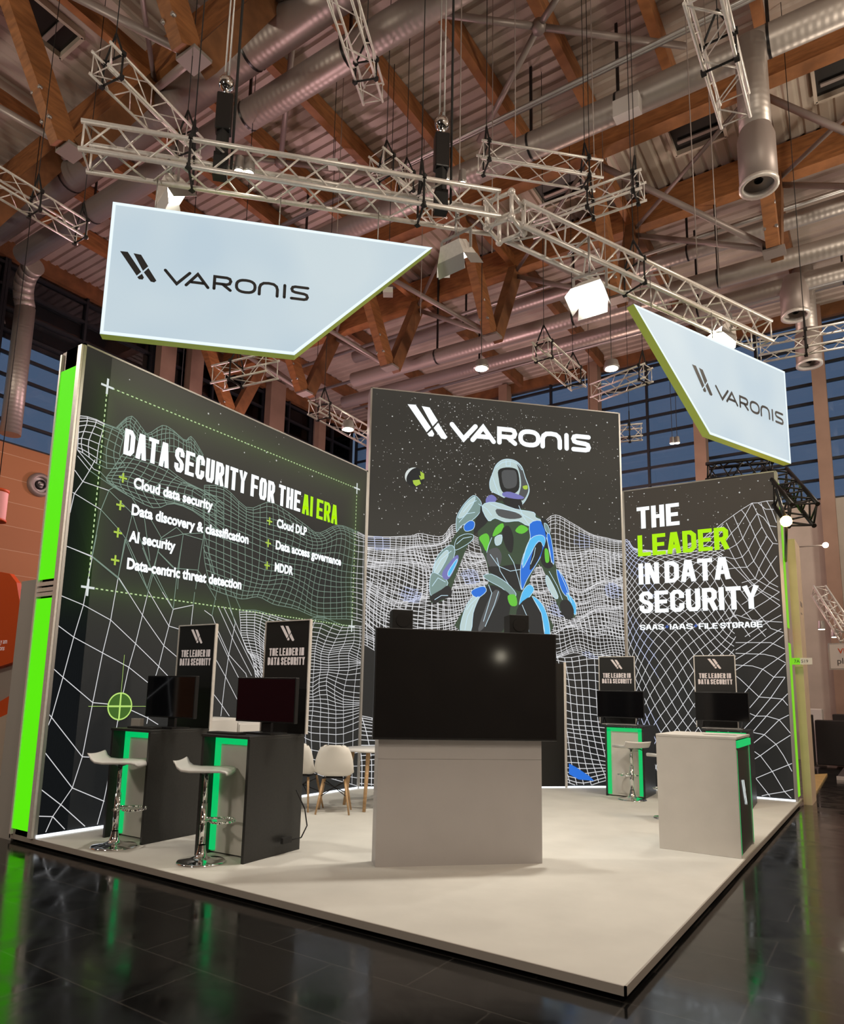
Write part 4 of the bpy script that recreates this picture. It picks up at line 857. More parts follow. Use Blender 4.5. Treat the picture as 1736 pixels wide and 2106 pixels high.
# printed armoured figure and planet
FIG = [('fig_moss', [(830, 860), (900, 800), (985, 780), (1060, 820), (1160, 860), (1250, 960), (1280, 1160), (1330, 1290), (1400, 1440), (1380, 1480), (1310, 1440), (1240, 1270), (1180, 1160), (1120, 1290), (1190, 1390), (1245, 1575), (715, 1560), (735, 1430), (800, 1340), (880, 1270), (870, 1150), (825, 1040), (810, 950), (740, 1090), (690, 1220), (640, 1350), (560, 1390), (530, 1350), (560, 1180), (640, 1060), (700, 960)]),
 ('fig_pale', [(905, 620), (925, 570), (960, 540), (1000, 533), (1045, 545), (1080, 580), (1100, 640), (1122, 700), (1120, 740), (1090, 795), (1060, 800), (990, 770), (930, 740), (895, 720), (888, 670)]),
 ('fig_grey', [(1050, 560), (1080, 590), (1100, 650), (1118, 700), (1112, 740), (1085, 780), (1060, 760), (1075, 690), (1068, 620)]), ('fig_dark', [(940, 600), (985, 583), (1040, 590), (1060, 620), (1065, 700), (1040, 735), (985, 742), (955, 712), (942, 650)]),
 ('fig_grey', [(960, 610), (1010, 598), (1045, 610), (1050, 680), (1025, 705), (975, 700)]), ('plus_lime', [(1085, 695), (1112, 690), (1112, 712), (1092, 712)]), ('fig_dark', [(980, 760), (1075, 775), (1065, 840), (975, 800)]),
 ('fig_violet', [(868, 765), (900, 745), (930, 770), (905, 800), (868, 797)]), ('fig_violet', [(965, 735), (1010, 728), (1092, 760), (1060, 772), (975, 757)]),
 ('fig_mint', [(690, 890), (710, 840), (745, 790), (790, 750), (820, 765), (840, 800), (830, 850), (780, 900), (720, 930), (692, 965)]), ('fig_pale', [(700, 880), (745, 800), (800, 757), (790, 800), (740, 870)]),
 ('fig_dark', [(840, 805), (895, 825), (880, 900), (830, 950), (795, 980), (800, 905), (830, 850)]), ('fig_blue', [(735, 930), (770, 900), (798, 910), (790, 950), (745, 962)]),
 ('fig_moss', [(690, 1010), (740, 980), (790, 985), (780, 1020), (720, 1060), (680, 1072)]), ('fig_mint', [(585, 1100), (655, 1045), (682, 1085), (650, 1180), (620, 1232), (555, 1240), (553, 1180)]), ('fig_pale', [(565, 1150), (630, 1075), (640, 1110), (585, 1210), (560, 1215)]),
 ('fig_mint', [(530, 1290), (545, 1210), (600, 1230), (640, 1270), (600, 1330), (545, 1352)]), ('fig_violet', [(610, 1200), (690, 1105), (700, 1140), (650, 1240), (615, 1245)]), ('fig_sky', [(640, 1205), (690, 1130), (692, 1150), (650, 1230)]),
 ('fig_dark', [(535, 1350), (600, 1310), (640, 1285), (665, 1320), (650, 1355), (600, 1370), (570, 1392), (540, 1377)]),
 ('fig_pale', [(842, 812), (920, 790), (1040, 830), (1150, 850), (1160, 880), (1195, 900), (1120, 930), (1060, 902), (980, 907), (920, 885), (880, 900)]), ('fig_grey', [(930, 830), (1040, 850), (1080, 880), (1010, 890), (940, 870)]),
 ('fig_green', [(905, 990), (925, 940), (965, 915), (970, 950), (930, 985)]), ('fig_green', [(1040, 960), (1075, 925), (1118, 950), (1080, 978)]), ('fig_green', [(825, 1000), (868, 975), (887, 1010), (870, 1082), (845, 1040)]),
 ('fig_dark', [(960, 960), (1000, 930), (1030, 1000), (1020, 1090), (985, 1060)]), ('fig_pale', [(920, 1000), (960, 985), (955, 1035), (925, 1045)]), ('fig_grey', [(870, 1090), (930, 1060), (960, 1110), (940, 1180), (885, 1170)]),
 ('fig_dark', [(880, 1175), (960, 1170), (1075, 1160), (1080, 1230), (1080, 1320), (1000, 1285), (900, 1215)]), ('fig_blue', [(1125, 920), (1190, 900), (1220, 960), (1230, 1040), (1170, 1150), (1110, 1250), (1080, 1310), (1070, 1200), (1090, 1100), (1130, 1020)]),
 ('fig_sky', [(1130, 1010), (1180, 985), (1215, 1000), (1215, 1060), (1180, 1020), (1130, 1100), (1085, 1180), (1095, 1090)]), ('fig_dark', [(1150, 1065), (1190, 1025), (1200, 1075), (1160, 1160), (1125, 1190)]),
 ('fig_dark', [(1190, 890), (1230, 900), (1250, 970), (1270, 1100), (1265, 1170), (1220, 1180), (1190, 1120), (1225, 1000)]), ('fig_blue', [(1228, 985), (1248, 985), (1268, 1100), (1268, 1160), (1248, 1110)]), ('fig_green', [(1215, 1070), (1235, 1075), (1242, 1140), (1220, 1145)]), ('fig_mint', [(1212, 915), (1235, 930), (1245, 975), (1222, 962)]),
 ('fig_pale', [(1225, 1225), (1250, 1255), (1295, 1350), (1272, 1358), (1225, 1275)]), ('fig_blue', [(1285, 1190), (1330, 1240), (1360, 1320), (1345, 1350), (1310, 1300)]), ('fig_sky', [(1345, 1330), (1385, 1370), (1402, 1410), (1396, 1462), (1365, 1400)]),
 ('fig_dark', [(1310, 1382), (1355, 1372), (1388, 1430), (1378, 1482), (1340, 1482), (1310, 1430)]), ('fig_mint', [(850, 1230), (900, 1218), (990, 1270), (1045, 1335), (1020, 1352), (960, 1300), (890, 1262)]),
 ('fig_dark', [(880, 1285), (960, 1305), (1010, 1345), (1010, 1420), (960, 1560), (785, 1560), (790, 1450), (820, 1362)]), ('fig_grey', [(900, 1330), (950, 1330), (900, 1450), (850, 1540), (820, 1540)]), ('fig_pale', [(780, 1360), (855, 1308), (820, 1370), (790, 1450), (775, 1558), (712, 1558), (735, 1440)]),
 ('fig_blue', [(785, 1312), (850, 1290), (867, 1320), (820, 1357), (783, 1340)]), ('fig_green', [(995, 1347), (1040, 1342), (1050, 1402), (1010, 1402)]), ('fig_sky', [(1080, 1330), (1120, 1280), (1152, 1310), (1110, 1370), (1065, 1412)]),
 ('fig_dark', [(1060, 1405), (1140, 1352), (1190, 1432), (1215, 1572), (1130, 1572), (1050, 1502)]), ('fig_sky', [(1140, 1350), (1195, 1390), (1232, 1470), (1247, 1577), (1215, 1577), (1195, 1450)])]
fm = sorted({f[0] for f in FIG} | {'fig_line'}); b = MB(); k = 0
def cent(pts): return sum(p[0] for p in pts) / len(pts), sum(p[1] for p in pts) / len(pts)
for nm, pts in FIG:
    b.cur = fm.index(nm); q = [CW.px(*p) for p in z4(pts)]; n = len(q)
    sm_ = [cr([q[(i + j) % n] for j in (-1, 0, 1, 2)], 1 / 3 + f / 3) for i in range(n) for f in (0, .34, .67)]
    b.face([CW.pt(u, v, .0042 + k * .00012) for u, v in sm_][::-1]); 
    if nm in ('fig_pale', 'fig_sky', 'fig_mint', 'fig_blue', 'fig_moss') and k > 0:
        b.cur = fm.index('fig_line'); thick(b, sm_, .009, CW.pt, .0043 + k * .00012, closed=True)
    k += 1
b.cur = fm.index('fig_line')
for ln in ([(890, 800), (960, 830), (1060, 850), (1150, 900)], [(1060, 810), (1090, 880), (1125, 930)], [(890, 1100), (940, 1170), (1010, 1200), (1070, 1190)], [(880, 1280), (900, 1330), (880, 1400), (850, 1500)], [(820, 800), (870, 830), (900, 870)], [(925, 585), (960, 555), (1010, 545), (1050, 560), (1080, 600)], [(905, 640), (925, 700), (945, 745)], [(730, 850), (770, 800), (810, 780)], [(705, 910), (750, 860), (800, 850)], [(690, 1040), (730, 1005), (780, 995)], [(560, 1200), (600, 1130), (660, 1080)], [(545, 1290), (580, 1240), (625, 1265)], [(560, 1370), (600, 1345), (640, 1345)], [(900, 1000), (880, 1050), (870, 1090)], [(1000, 1100), (1030, 1150), (1060, 1250), (1075, 1310)], [(930, 1120), (950, 1200), (1000, 1280)], [(1130, 1000), (1100, 1080), (1080, 1160)], [(1160, 1060), (1150, 1110), (1130, 1160)], [(1225, 1000), (1245, 1080), (1255, 1150)], [(1240, 1200), (1290, 1290), (1320, 1370)], [(1300, 1200), (1340, 1290), (1375, 1390)], [(1150, 1370), (1195, 1450), (1215, 1560)], [(940, 1320), (915, 1400), (860, 1530)], [(1080, 1400), (1110, 1470), (1120, 1560)], [(750, 1430), (770, 1400), (820, 1350)], [(740, 1550), (755, 1470), (790, 1400)], [(985, 540), (985, 575), (1010, 575), (1010, 545)]):
    thick(b, [CW.px(*p) for p in z4(ln)], .010, CW.pt, .0125, cap=False)
b.build('printed_figure', fm, wc)
b = MB(); fm2 = ['fig_dark', 'letter_soft', 'fig_green', 'plus_lime']; cq = CW.px(*z4([(442, 640)])[0]); R_ = .165
b.face([CW.pt(cq[0] + R_ * math.cos(2 * PI * i / 32), cq[1] + R_ * math.sin(2 * PI * i / 32), .0042) for i in range(32)])
b.cur = 1; aa = [PI * (.45 + .75 * i / 16) for i in range(17)]
for a_, c_ in zip(aa, aa[1:]):
    w0_, w1_ = .045 * math.sin((a_ - PI * .45) / .75), .045 * math.sin((c_ - PI * .45) / .75)
    b.face([CW.pt(cq[0] + r_ * math.cos(q), cq[1] + r_ * math.sin(q), .0044) for r_, q in ((R_, a_), (R_, c_), (R_ - w1_, c_), (R_ - w0_, a_))])
b.cur = 3
for ln in ([(475, 605), (498, 620), (500, 650), (485, 655), (478, 630)], [(430, 660), (470, 655), (480, 680), (450, 695), (435, 680)], [(468, 630), (488, 640), (480, 660)]): b.face([CW.pt(*CW.px(*p), .0046) for p in z4(ln)][::-1])
b.build('printed_planet', fm2, wc)
# figure's boot beside the door post
b = MB(); b.face([CW.pt(*CW.px(*p), .0052) for p in [(1170, 1570), (1185, 1578), (1212, 1596), (1222, 1606), (1190, 1603), (1170, 1592)]][::-1]); b.build('printed_boot', 'fig_blue', wc)
# door leaf in the tall wall
b = MB(); q0, q1 = CW.px(1116, 1600), CW.px(1162, 1600)
b.prism([CW.pt(2.75, .10, .006), CW.pt(3.37, .10, .006), CW.pt(3.37, 2.08, .006), CW.pt(2.75, 2.08, .006)], CW.n * .012); dr = b.build('door', 'printed_dark', wc)
b = MB(); b.prism([CW.pt(3.37, .08, .0), CW.pt(3.41, .08, .0), CW.pt(3.41, 2.10, .0), CW.pt(3.37, 2.10, .0)], CW.n * .03); b.build('door_post', 'aluminium', wc)
b = MB(); b.tube(CW.pt(2.83, .95, .06), CW.pt(2.83, 1.15, .06), .012, 8); b.tube(CW.pt(2.83, .97, .015), CW.pt(2.83, .97, .06), .01, 8); b.tube(CW.pt(2.83, 1.13, .015), CW.pt(2.83, 1.13, .06), .01, 8); b.build('door_handle', 'chrome', dr)

# ================================================================== TV PILLAR
pp = V((-2.46, 1.17, 0)); pn = V((1, -1, 0)).normalized()
t = thing('screen_pillar', 'grey-white pillar standing on the carpet behind the big screen', 'pillar', pp + D * .74 + V((0, 0, PT)))
b = MB(); b.prism([pp + V((0, 0, PT)), pp + D * 1.475 + V((0, 0, PT)), pp + D * 1.475 + V((0, 0, .955)), pp + V((0, 0, .955))], -pn * .22); b.build('body', 'pillar_paint', t)
b = MB(); b.prism([pp + V((0, 0, .957)), pp + D * 1.475 + V((0, 0, .957)), pp + D * 1.475 + V((0, 0, 2.06)), pp + V((0, 0, 2.06))], -pn * .22); b.build('upper_body', 'pillar_paint', t)
ts = thing('television', 'big black television mounted on the pillar, reflecting a lamp', 'television', pp + D * .77 + V((0, 0, 1.1)))
b = MB(); b.box(pp + D * .768 + pn * .045 + V((0, 0, 1.60)), (1.66, .055, .955), PI / 4); b.build('casing', 'black_paint', ts, .006)
b = MB(); c0 = pp + D * .768 + pn * .0735 + V((0, 0, 1.605)); b.face([c0 + D * a * .815 + V((0, 0, c * .462)) for a, c in ((-1, -1), (1, -1), (1, 1), (-1, 1))]); b.build('screen', 'screen_black', ts)
r_ = ray(1030, 1350); hp = CAM + r_ * ((c0 - CAM).dot(pn) / r_.dot(pn)); rf = (r_ - pn * 2 * r_.dot(pn)).normalized(); lp = hp + rf * 9.0
t = thing('spotlight', 'bright round lamp of a stand behind the camera, mirrored in the big screen', 'lamp', lp)
MB().sphere(lp, .10, 14).build('globe', 'lamp_small', t); MB().tube(lp + V((0, 0, .1)), (lp.x, lp.y, 13.12), .01, 6).build('stem', 'black_rubber', t)
for i, (s_, lab) in enumerate(((.185, 'left small black loudspeaker cube on top of the big screen'), (1.27, 'right small black loudspeaker cube on top of the big screen'))):
    t = thing('loudspeaker', lab, 'speaker', pp + D * s_ - pn * .08 + V((0, 0, 2.06)), 0, 'cubes on the big screen')
    c0 = pp + D * s_ - pn * .08 + V((0, 0, 2.155)); cbn = MB().box(c0, (.185, .17, .19), PI / 4).build('cabinet', 'black_rubber', t, .006)
    MB().tube(c0 + pn * .085, c0 + pn * .092, .06, 20).build('driver_cone', 'black_paint', cbn)

# ================================================================== COUNTERS
def counter(label, outer, h=1.02, wd=.58, dp=.73, panel='white_laminate', door=False, logo=False, rec=.16, top=None):
    """open knee side faces -y; origin at the floor centre of the front edge"""
    t = thing('demo_counter', label, 'counter', (0, 0, 0)); x = wd / 2; tk = .03
    for s_ in (-1, 1): MB().box((s_ * (x - tk / 2), dp / 2, h / 2), (tk, dp, h)).build('side_panel', outer, t, .003)
    MB().box((0, dp - tk / 2, (h - .03) / 2), (wd - 2 * tk, tk, h - .03)).build('rear_panel', outer, t)
    MB().box((0, dp / 2 - .005, h + .012), (wd + .004, dp + .01, .024)).build('top', top or ('black_laminate' if outer == 'black_laminate' else 'white_laminate'), t, .003)
    MB().box((0, rec + .01, (h - .02) / 2 + .01), (wd - 2 * tk, .02, h - .03)).build('recess_panel', panel, t)
    if door: MB().box((.06, rec - .004, .36), (.36, .012, .62)).build('cupboard_door', 'white_laminate', t)
    l_ = MB(); q = .055; yy = rec - .012
    for s_ in (-1, 1): l_.box((s_ * (x - tk - q / 2), yy, (h - .02) / 2 + .01), (q, .022, h - .06))
    l_.box((0, yy, h - q / 2 - .01), (wd - 2 * tk, .022, q)); l_.build('led_strip', 'led_green', t)
    return t
ca = counter('black demo counter nearest the left light wall, with a stool', 'black_laminate'); ca['group'] = 'demo counters'
ca.location = (-4.93, .455, PT); ca.rotation_euler = (0, 0, .05)
cb = dup(ca, (-3.66, .53, PT), .06, 'black demo counter second from the left, nearest the camera', 'demo counters')
cc = counter('black demo counter before the right wall, green frame facing front', 'black_laminate', door=True, rec=.03); cc['group'] = 'demo counters'
cc.location = (-2.155, 6.95, PT); cc.rotation_euler = (0, 0, .06)
ce = dup(cc, (-.735, 6.98, PT), .06, 'black demo counter mostly hidden behind the white counter at the right', 'demo counters')
cw = counter('white demo counter at the right platform edge with a black logo front', 'white_laminate', h=1.075, panel='black_laminate', rec=.012, dp=.735, wd=.86); cw['group'] = 'demo counters'
cw.location = (-.042, 3.99, PT); cw.rotation_euler = (0, 0, PI / 2 + .02)
for ch in list(cw.children):
    if ch.name.startswith('led_strip'): bpy.data.objects.remove(ch)
bpy.context.view_layer.update()
def loc_mesh(bm_, name, m, parent):
    o = bm_.build(name, m); o.parent = parent; return o
l_ = MB(); l_.box((0, -.006, 1.03), (.83, .024, .065)); loc_mesh(l_, 'led_strip', 'led_green', cw)
for sx_ in (-1, 1): loc_mesh(MB().box((sx_ * .398, -.002, .50), (.003, .003, .95)), 'led_edge', 'led_green', cw)
b = MB(); symbol(b, lambda u, v, off=0: V((u, .0095 - off, v)), -.14, .42, .28, .26, .002); loc_mesh(b, 'logo_symbol', 'letter_soft', cw)
# poster boards behind the monitors
def board(x, y, label, rz=.03):
    t = thing('poster_board', label, 'poster', (x, y, 1.12), rz, 'poster boards on the counters'); h = 1.075; w_ = .575
    MB().box((x, y, 1.12 + h / 2), (w_ - .02, .018, h), rz).build('printed_panel', 'printed_dark', t)
    X = V((math.cos(rz), math.sin(rz), 0)); n = V((X.y, -X.x, 0)); e = MB()
    for s_ in (-1, 1): e.box(V((x, y, 1.12 + h / 2)) + X * s_ * w_ / 2, (.012, .034, h), rz)
    e.box((x, y, 1.12 + h), (w_, .034, .012), rz); e.build('edge_profile', 'aluminium', t)
    pt = lambda u, v, off=0: V((x, y, 1.12)) + X * u + V((0, 0, v)) + n * (off + .0105)
    b = MB(); symbol(b, pt, -.095, .875, .19, .155, .001); b.build('logo_symbol', 'poster_white', t)
    b = MB(); write(b, 'THE LEADER IN', pt, -.225, .735, .075, .45, .017, .001, .18, .34); write(b, 'DATA SECURITY', pt, -.24, .645, .075, .48, .017, .001, .18, .34); b.build('slogan', 'poster_white', t)
board(-4.885, 1.135, 'tall black slogan board on the black counter nearest the left wall')
board(-3.63, 1.21, 'tall black slogan board on the second black counter, ahead of the tall wall')
board(-2.44, 7.57, 'black slogan board on the counter before the right wall, left of the two'); board(-.96, 7.62, 'black slogan board behind the white counter, right of the two')
# monitors
def monitor(x, y, label, rz=0, scr='screen_black', W=.73, H=.42, z=1.12, legs=True):
    t = thing('monitor', label, 'monitor', (x, y, z), rz, 'monitors on the counters'); X = V((math.cos(rz), math.sin(rz), 0)); n = V((X.y, -X.x, 0)); c = V((x, y, z + .105 + H / 2))
    MB().box(c, (W, .045, H), rz).build('casing', 'black_paint', t, .004)
    b = MB(); b.face([c + n * .0235 + X * a * (W / 2 - .012) + V((0, 0, k_ * (H / 2 - .014))) for a, k_ in ((-1, -1), (1, -1), (1, 1), (-1, 1))]); b.build('screen', scr, t)
    if legs:
        for s_ in (-1, 1):
            f = MB(); p = V((x, y, z)) + X * s_ * W * .36
            f.bar(p + V((0, 0, .11)), p + n * .11 + V((0, 0, .012)), .03, .012, X); f.bar(p + V((0, 0, .11)), p - n * .09 + V((0, 0, .012)), .03, .012, X); f.build('leg', 'black_paint', t)
        MB().box(V((x, y, z + .008)) - n * .0, (W * .74, .22, .012), rz).build('base_tray', 'aluminium_satin', t)
    else:
        MB().box((x, y, z + .008), (.34, .22, .016), rz).build('base_tray', 'black_paint', t); MB().box((x, y + .03, z + .06), (.10, .03, .1), rz).build('neck', 'black_paint', t)
monitor(-4.84, .83, 'black monitor on the counter nearest the left wall', .04, legs=False); monitor(-3.585, .93, 'monitor on the second counter, maroon ceiling reflection painted on its screen', .04, 'screen_maroon_reflection', .73, .41, legs=False)
monitor(-2.30, 7.28, 'black monitor on the counter before the right wall', .05); monitor(-.83, 7.32, 'black monitor seen just above the white counter', .05)
for x, y, lab in ((-4.95, .62, 'flat black keyboard on the counter nearest the left wall'), (-3.80, .66, 'flat black keyboard on the second counter from the left')):
    tag(MB().box((x, y, 1.128), (.36, .13, .018), .06).build('keyboard', 'black_rubber', bevel=.004), lab, 'keyboard', 'keyboards on the counters')
tag(MB().box((-5.13, .66, 1.165), (.13, .05, .09), .1).build('note_box', 'grey_panel', bevel=.003), 'small grey box beside the monitor nearest the left wall', 'box')
tag(MB().box((-.26, 4.0, 1.180), (.30, .21, .006), .3).build('paper_sheet', 'white_plastic'), 'white paper lying on the white counter top', 'paper')

# ================================================================== BAR STOOLS
def stool(label):
    t = thing('bar_stool', label, 'stool', (0, 0, 0), 0, 'gas-lift bar stools')
    MB().lathe([(0, .0), (.20, .0), (.205, .008), (.19, .018), (.10, .03), (.05, .055), (.035, .10), (.03, .14)], (0, 0, 0), 32).build('base', 'chrome', t)
    MB().tube((0, 0, .10), (0, 0, .48), .027, 14).tube((0, 0, .48), (0, 0, .74), .019, 14).build('gas_lift', 'chrome', t)
    f = MB(); pts = [V((.0, 0, .34)), V((-.10, -.02, .34))] + [V((.0 + .13 * math.cos(a), .16 + .10 * math.sin(a), .34)) for a in [PI * (1.15 + 1.7 * -i / 12) for i in range(13)]] + [V((.1, .0, .34)), V((0, 0, .34))]
    f.path(pts, .011, 8); f.build('footrest', 'chrome', t)
    MB().lathe([(.03, .0), (.075, .02), (.08, .035), (0, .035)], (0, 0, .72), 16).build('seat_plate', 'black_paint', t)
    MB().path([V((.03, 0, .735)), V((.17, .05, .715)), V((.2, .06, .70))], .007, 6).build('lever', 'black_paint', t)
    prof = [(-.235, .835), (-.225, .828), (-.205, .79), (-.17, .765), (-.10, .757), (.05, .76), (.16, .762), (.20, .752), (.207, .738)]
    G = []
    for y, z in prof:
        row = []
        for i in range(9):
            q = (i - 4) / 4; row.append((q * .20 * (1 - .10 * max(0, (-y - .1))), y, z + .012 * q * q))
        G.append(row)
    b = MB(); nvx = len(prof)
    vs = [V(p) for r_ in G for p in r_] + [V((p[0] * .96, p[1] + .004, p[2] - .022)) for r_ in G for p in r_]; W_ = 9; N_ = nvx * W_; fs = []
    for j in range(nvx - 1):
        for i in range(W_ - 1):
            a = j * W_ + i; fs.append((a, a + 1, a + W_ + 1, a + W_)); fs.append((N_ + a, N_ + a + W_, N_ + a + W_ + 1, N_ + a + 1))
    per = [i for i in range(W_)] + [j * W_ + W_ - 1 for j in range(1, nvx)] + [(nvx - 1) * W_ + i for i in range(W_ - 2, -1, -1)] + [j * W_ for j in range(nvx - 2, 0, -1)]
    for a, c in zip(per, per[1:] + per[:1]): fs.append((a, N_ + a, N_ + c, c))
    b._poly(vs, fs, True); b.build('seat', 'white_lacquer', t)
    return t
st = stool('bar stool in front of the black counter nearest the left wall'); st.location = (-4.77, .27, PT); st.rotation_euler = (0, 0, -.95)
dup(st, (-3.70, .38, PT), -.95, 'bar stool in front of the second black counter, nearest the camera'); dup(st, (-1.985, 6.72, PT), .75, 'bar stool in front of the green-framed counter before the right wall')
dup(st, (-1.13, 5.42, PT), .65, 'bar stool hidden behind the white counter, only its base showing')

# ================================================================== CHAIRS AND TABLE
def shell_chair(label):
    t = thing('shell_chair', label, 'chair', (0, 0, 0), 0, 'white shell chairs at the round table')
    prof = [(.235, .44, .175), (.20, .455, .205), (.08, .445, .225), (-.06, .435, .235), (-.15, .455, .235), (-.20, .53, .235), (-.225, .62, .225), (-.25, .72, .20), (-.268, .79, .165), (-.275, .815, .115)]
    G = []
    for y, z, w_ in prof:
        bk = max(0, min(1, (z - .45) / .3)); row = []
        for i in range(13):
            q = (i - 6) / 6; row.append(V((q * w_, y + bk * .07 * q * q, z + (1 - bk) * .055 * q ** 4)))
        G.append(row)
    b = MB(); W_ = 13; nv_ = len(G); N_ = W_ * nv_
    vs = [p for r_ in G for p in r_] + [p + V((0, -.006, -.009)) for r_ in G for p in r_]; fs = []
    for j in range(nv_ - 1):
        for i in range(W_ - 1): a = j * W_ + i; fs.append((a, a + 1, a + W_ + 1, a + W_)); fs.append((N_ + a, N_ + a + W_, N_ + a + W_ + 1, N_ + a + 1))
    per = list(range(W_)) + [j * W_ + W_ - 1 for j in range(1, nv_)] + [(nv_ - 1) * W_ + i for i in range(W_ - 2, -1, -1)] + [j * W_ for j in range(nv_ - 2, 0, -1)]
    for a, c in zip(per, per[1:] + per[:1]): fs.append((a, N_ + a, N_ + c, c))
    b._poly(vs, fs, True); b.build('seat_shell', 'white_plastic', t)
    for sx_ in (-1, 1):
        for sy in (-1, 1): MB().tube((sx_ * .13, sy * .11 - .0, .40), (sx_ * .20, sy * .20 - .01, 0), .016, 10, .011).build('leg', 'beech', t)
    w_ = MB()
    for sx_ in (-1, 1): w_.tube((sx_ * .13, -.12, .415), (sx_ * .13, .12, .415), .008, 6); w_.tube((sx_ * .165, -.155, .20), (-sx_ * .14, .13, .37), .006, 6); w_.tube((sx_ * .165, .155, .20), (-sx_ * .14, -.13, .37), .006, 6)
    for sy in (-1, 1): w_.tube((-.13, sy * .12, .415), (.13, sy * .12, .415), .008, 6)
    w_.box((0, 0, .425), (.2, .2, .016)); w_.build('wire_bracing', 'black_paint', t)
    return t
ch = shell_chair('white shell chair seen from behind, beside the second black counter'); ch.location = (-4.52, 3.06, PT); ch.rotation_euler = (0, 0, .62)
dup(ch, (-4.98, 2.99, PT), .25, 'white shell chair half hidden behind the second black counter'); dup(ch, (-4.62, 4.42, PT), 3.6, 'white shell chair on the far side of the round table'); dup(ch, (-3.80, 3.95, PT), 2.0, 'white shell chair partly behind the grey pillar')
t = thing('round_table', 'round white table on wooden legs, left of the pillar', 'table', (-4.38, 3.72, PT))
MB().lathe([(0, .735), (.455, .735), (.46, .725), (.455, .71), (0, .71)], (-4.38, 3.72, PT), 40).build('table_top', 'white_lacquer', t)
for a in (PI * 1.6, PI * .1, PI * .6, PI * 1.1):
    c_, s_ = math.cos(a), math.sin(a); MB().tube((-4.38 + c_ * .33, 3.72 + s_ * .33, PT + .71), (-4.38 + c_ * .43, 3.72 + s_ * .43, PT), .028, 10, .020).build('leg', 'beech', t)
w_ = MB()
for a in (PI * .0, PI * .5): 
    c_, s_ = math.cos(a + .3), math.sin(a + .3); w_.tube((-4.38 - c_ * .3, 3.72 - s_ * .3, PT + .70), (-4.38 + c_ * .3, 3.72 + s_ * .3, PT + .70), .008, 6); w_.tube((-4.38 - c_ * .2, 3.72 - s_ * .2, PT + .62), (-4.38 + c_ * .2, 3.72 + s_ * .2, PT + .62), .008, 6)
w_.build('wire_bracing', 'black_paint', t)
# sideboards along the left wall
for i, (y0, y1, h, lab) in enumerate(((1.50, 2.05, 1.12, 'white sideboard cabinet by the left light wall, taller left one'), (2.07, 2.62, 1.06, 'white sideboard cabinet by the left light wall, lower right one'))):
    t = thing('sideboard', lab, 'cabinet', (-5.38, (y0 + y1) / 2, PT)); MB().span((-5.60, y0, PT), (-5.2, y1, PT + h)).build('carcass', 'white_lacquer', t, .004)
    MB().span((-5.2, y0 + .01, PT + .05), (-5.185, y1 - .01, PT + h - .02)).build('door', 'white_lacquer', t, .003)
# power cable down the second counter
t = thing('power_cord', 'thin black cord with a plug hanging at the back of the second counter', 'cord', (-3.30, 1.15, PT))
MB().path([V((-3.37, 1.15, .62)), V((-3.32, 1.22, .45)), V((-3.31, 1.25, .3)), V((-3.33, 1.2, .2)), V((-3.362, 1.08, .19))], .006, 6).build('cord', 'black_rubber', t); MB().box((-3.352, 1.03, .2), (.03, .12, .05), .06).build('plug', 'black_rubber', t)

# ================================================================== NEIGHBOURING STANDS
# left
tag(MB().span((-6.44, .02, 0), (-6.10, 1.8, 2.62)).build('partition_wall', 'grey_panel'), 'grey-white partition wall of the next stand, left of the green strip', 'partition')
c = ony(-10, 1250, 3.2)
def pxpanel(pts, y, th, name, m, label, cat, parent=None):
    b = MB(); b.prism([ony(u, v, y) for u, v in pts], (0, th, 0)); o = b.build(name, m, parent)
    if label: tag(o, label, cat)
    return o
og = pxpanel([(-60, 1390), (45, 1356), (40, 1235), (34, 1198), (20, 1180), (0, 1176), (-60, 1175)], 2.6, .08, 'advertising_wall', 'orange_paint', 'round-cornered orange panel of the stand at the left edge', 'panel')
pxpanel([(-60, 1480), (40, 1420), (40, 1356), (-60, 1390)], 2.7, .06, 'dark_screen', 'grey_panel', 'grey band below the orange panel at the left edge', 'panel')
pxpanel([(-60, 1510), (38, 1456), (38, 1420), (-60, 1478)], 2.6, .08, 'low_counter', 'orange_paint', 'lower orange counter front at the left edge', 'panel')
pxpanel([(-80, 1740), (38, 1700), (38, 1458), (-80, 1512)], 2.5, .3, 'reception_counter', 'cream', 'cream reception counter at the left edge', 'counter')
class YP:
    def __init__(s, y): s.y = y
    def pt(s, u, v, off=0): return V((u, s.y - off, v))
q = ony(8, 1326, 2.6); text('y am', YP(2.6), q.x - .13, q.z + .02, .13, 'poster_white', og, 'panel_text', bold=.002); text('ions', YP(2.6), q.x - .16, q.z - .10, .13, 'poster_white', og, 'panel_text', bold=.002)
p = ony(-8, 1040, 2.0); t = thing('drum_lamp', 'pale pink drum lamp shade with orange rims at the left edge', 'lamp', p)
MB().lathe([(.17, -.24), (.17, .24)], p, 28).build('shade', 'pink_shade', t); r_ = MB(); r_.lathe([(.17, .24), (.185, .25), (.185, .29), (.16, .29)], p, 28); r_.lathe([(.17, -.24), (.185, -.25), (.185, -.29), (.0, -.27)], p, 28); r_.build('rim', 'orange_paint', t)
MB().tube(p + V((0, 0, .28)), (p.x, p.y, 12.9), .008, 6).build('wire', 'black_rubber', t)
p = onx(80, 998, XL); t = thing('wall_nozzle', 'round grey air nozzle in the boarded left wall', 'vent', p)
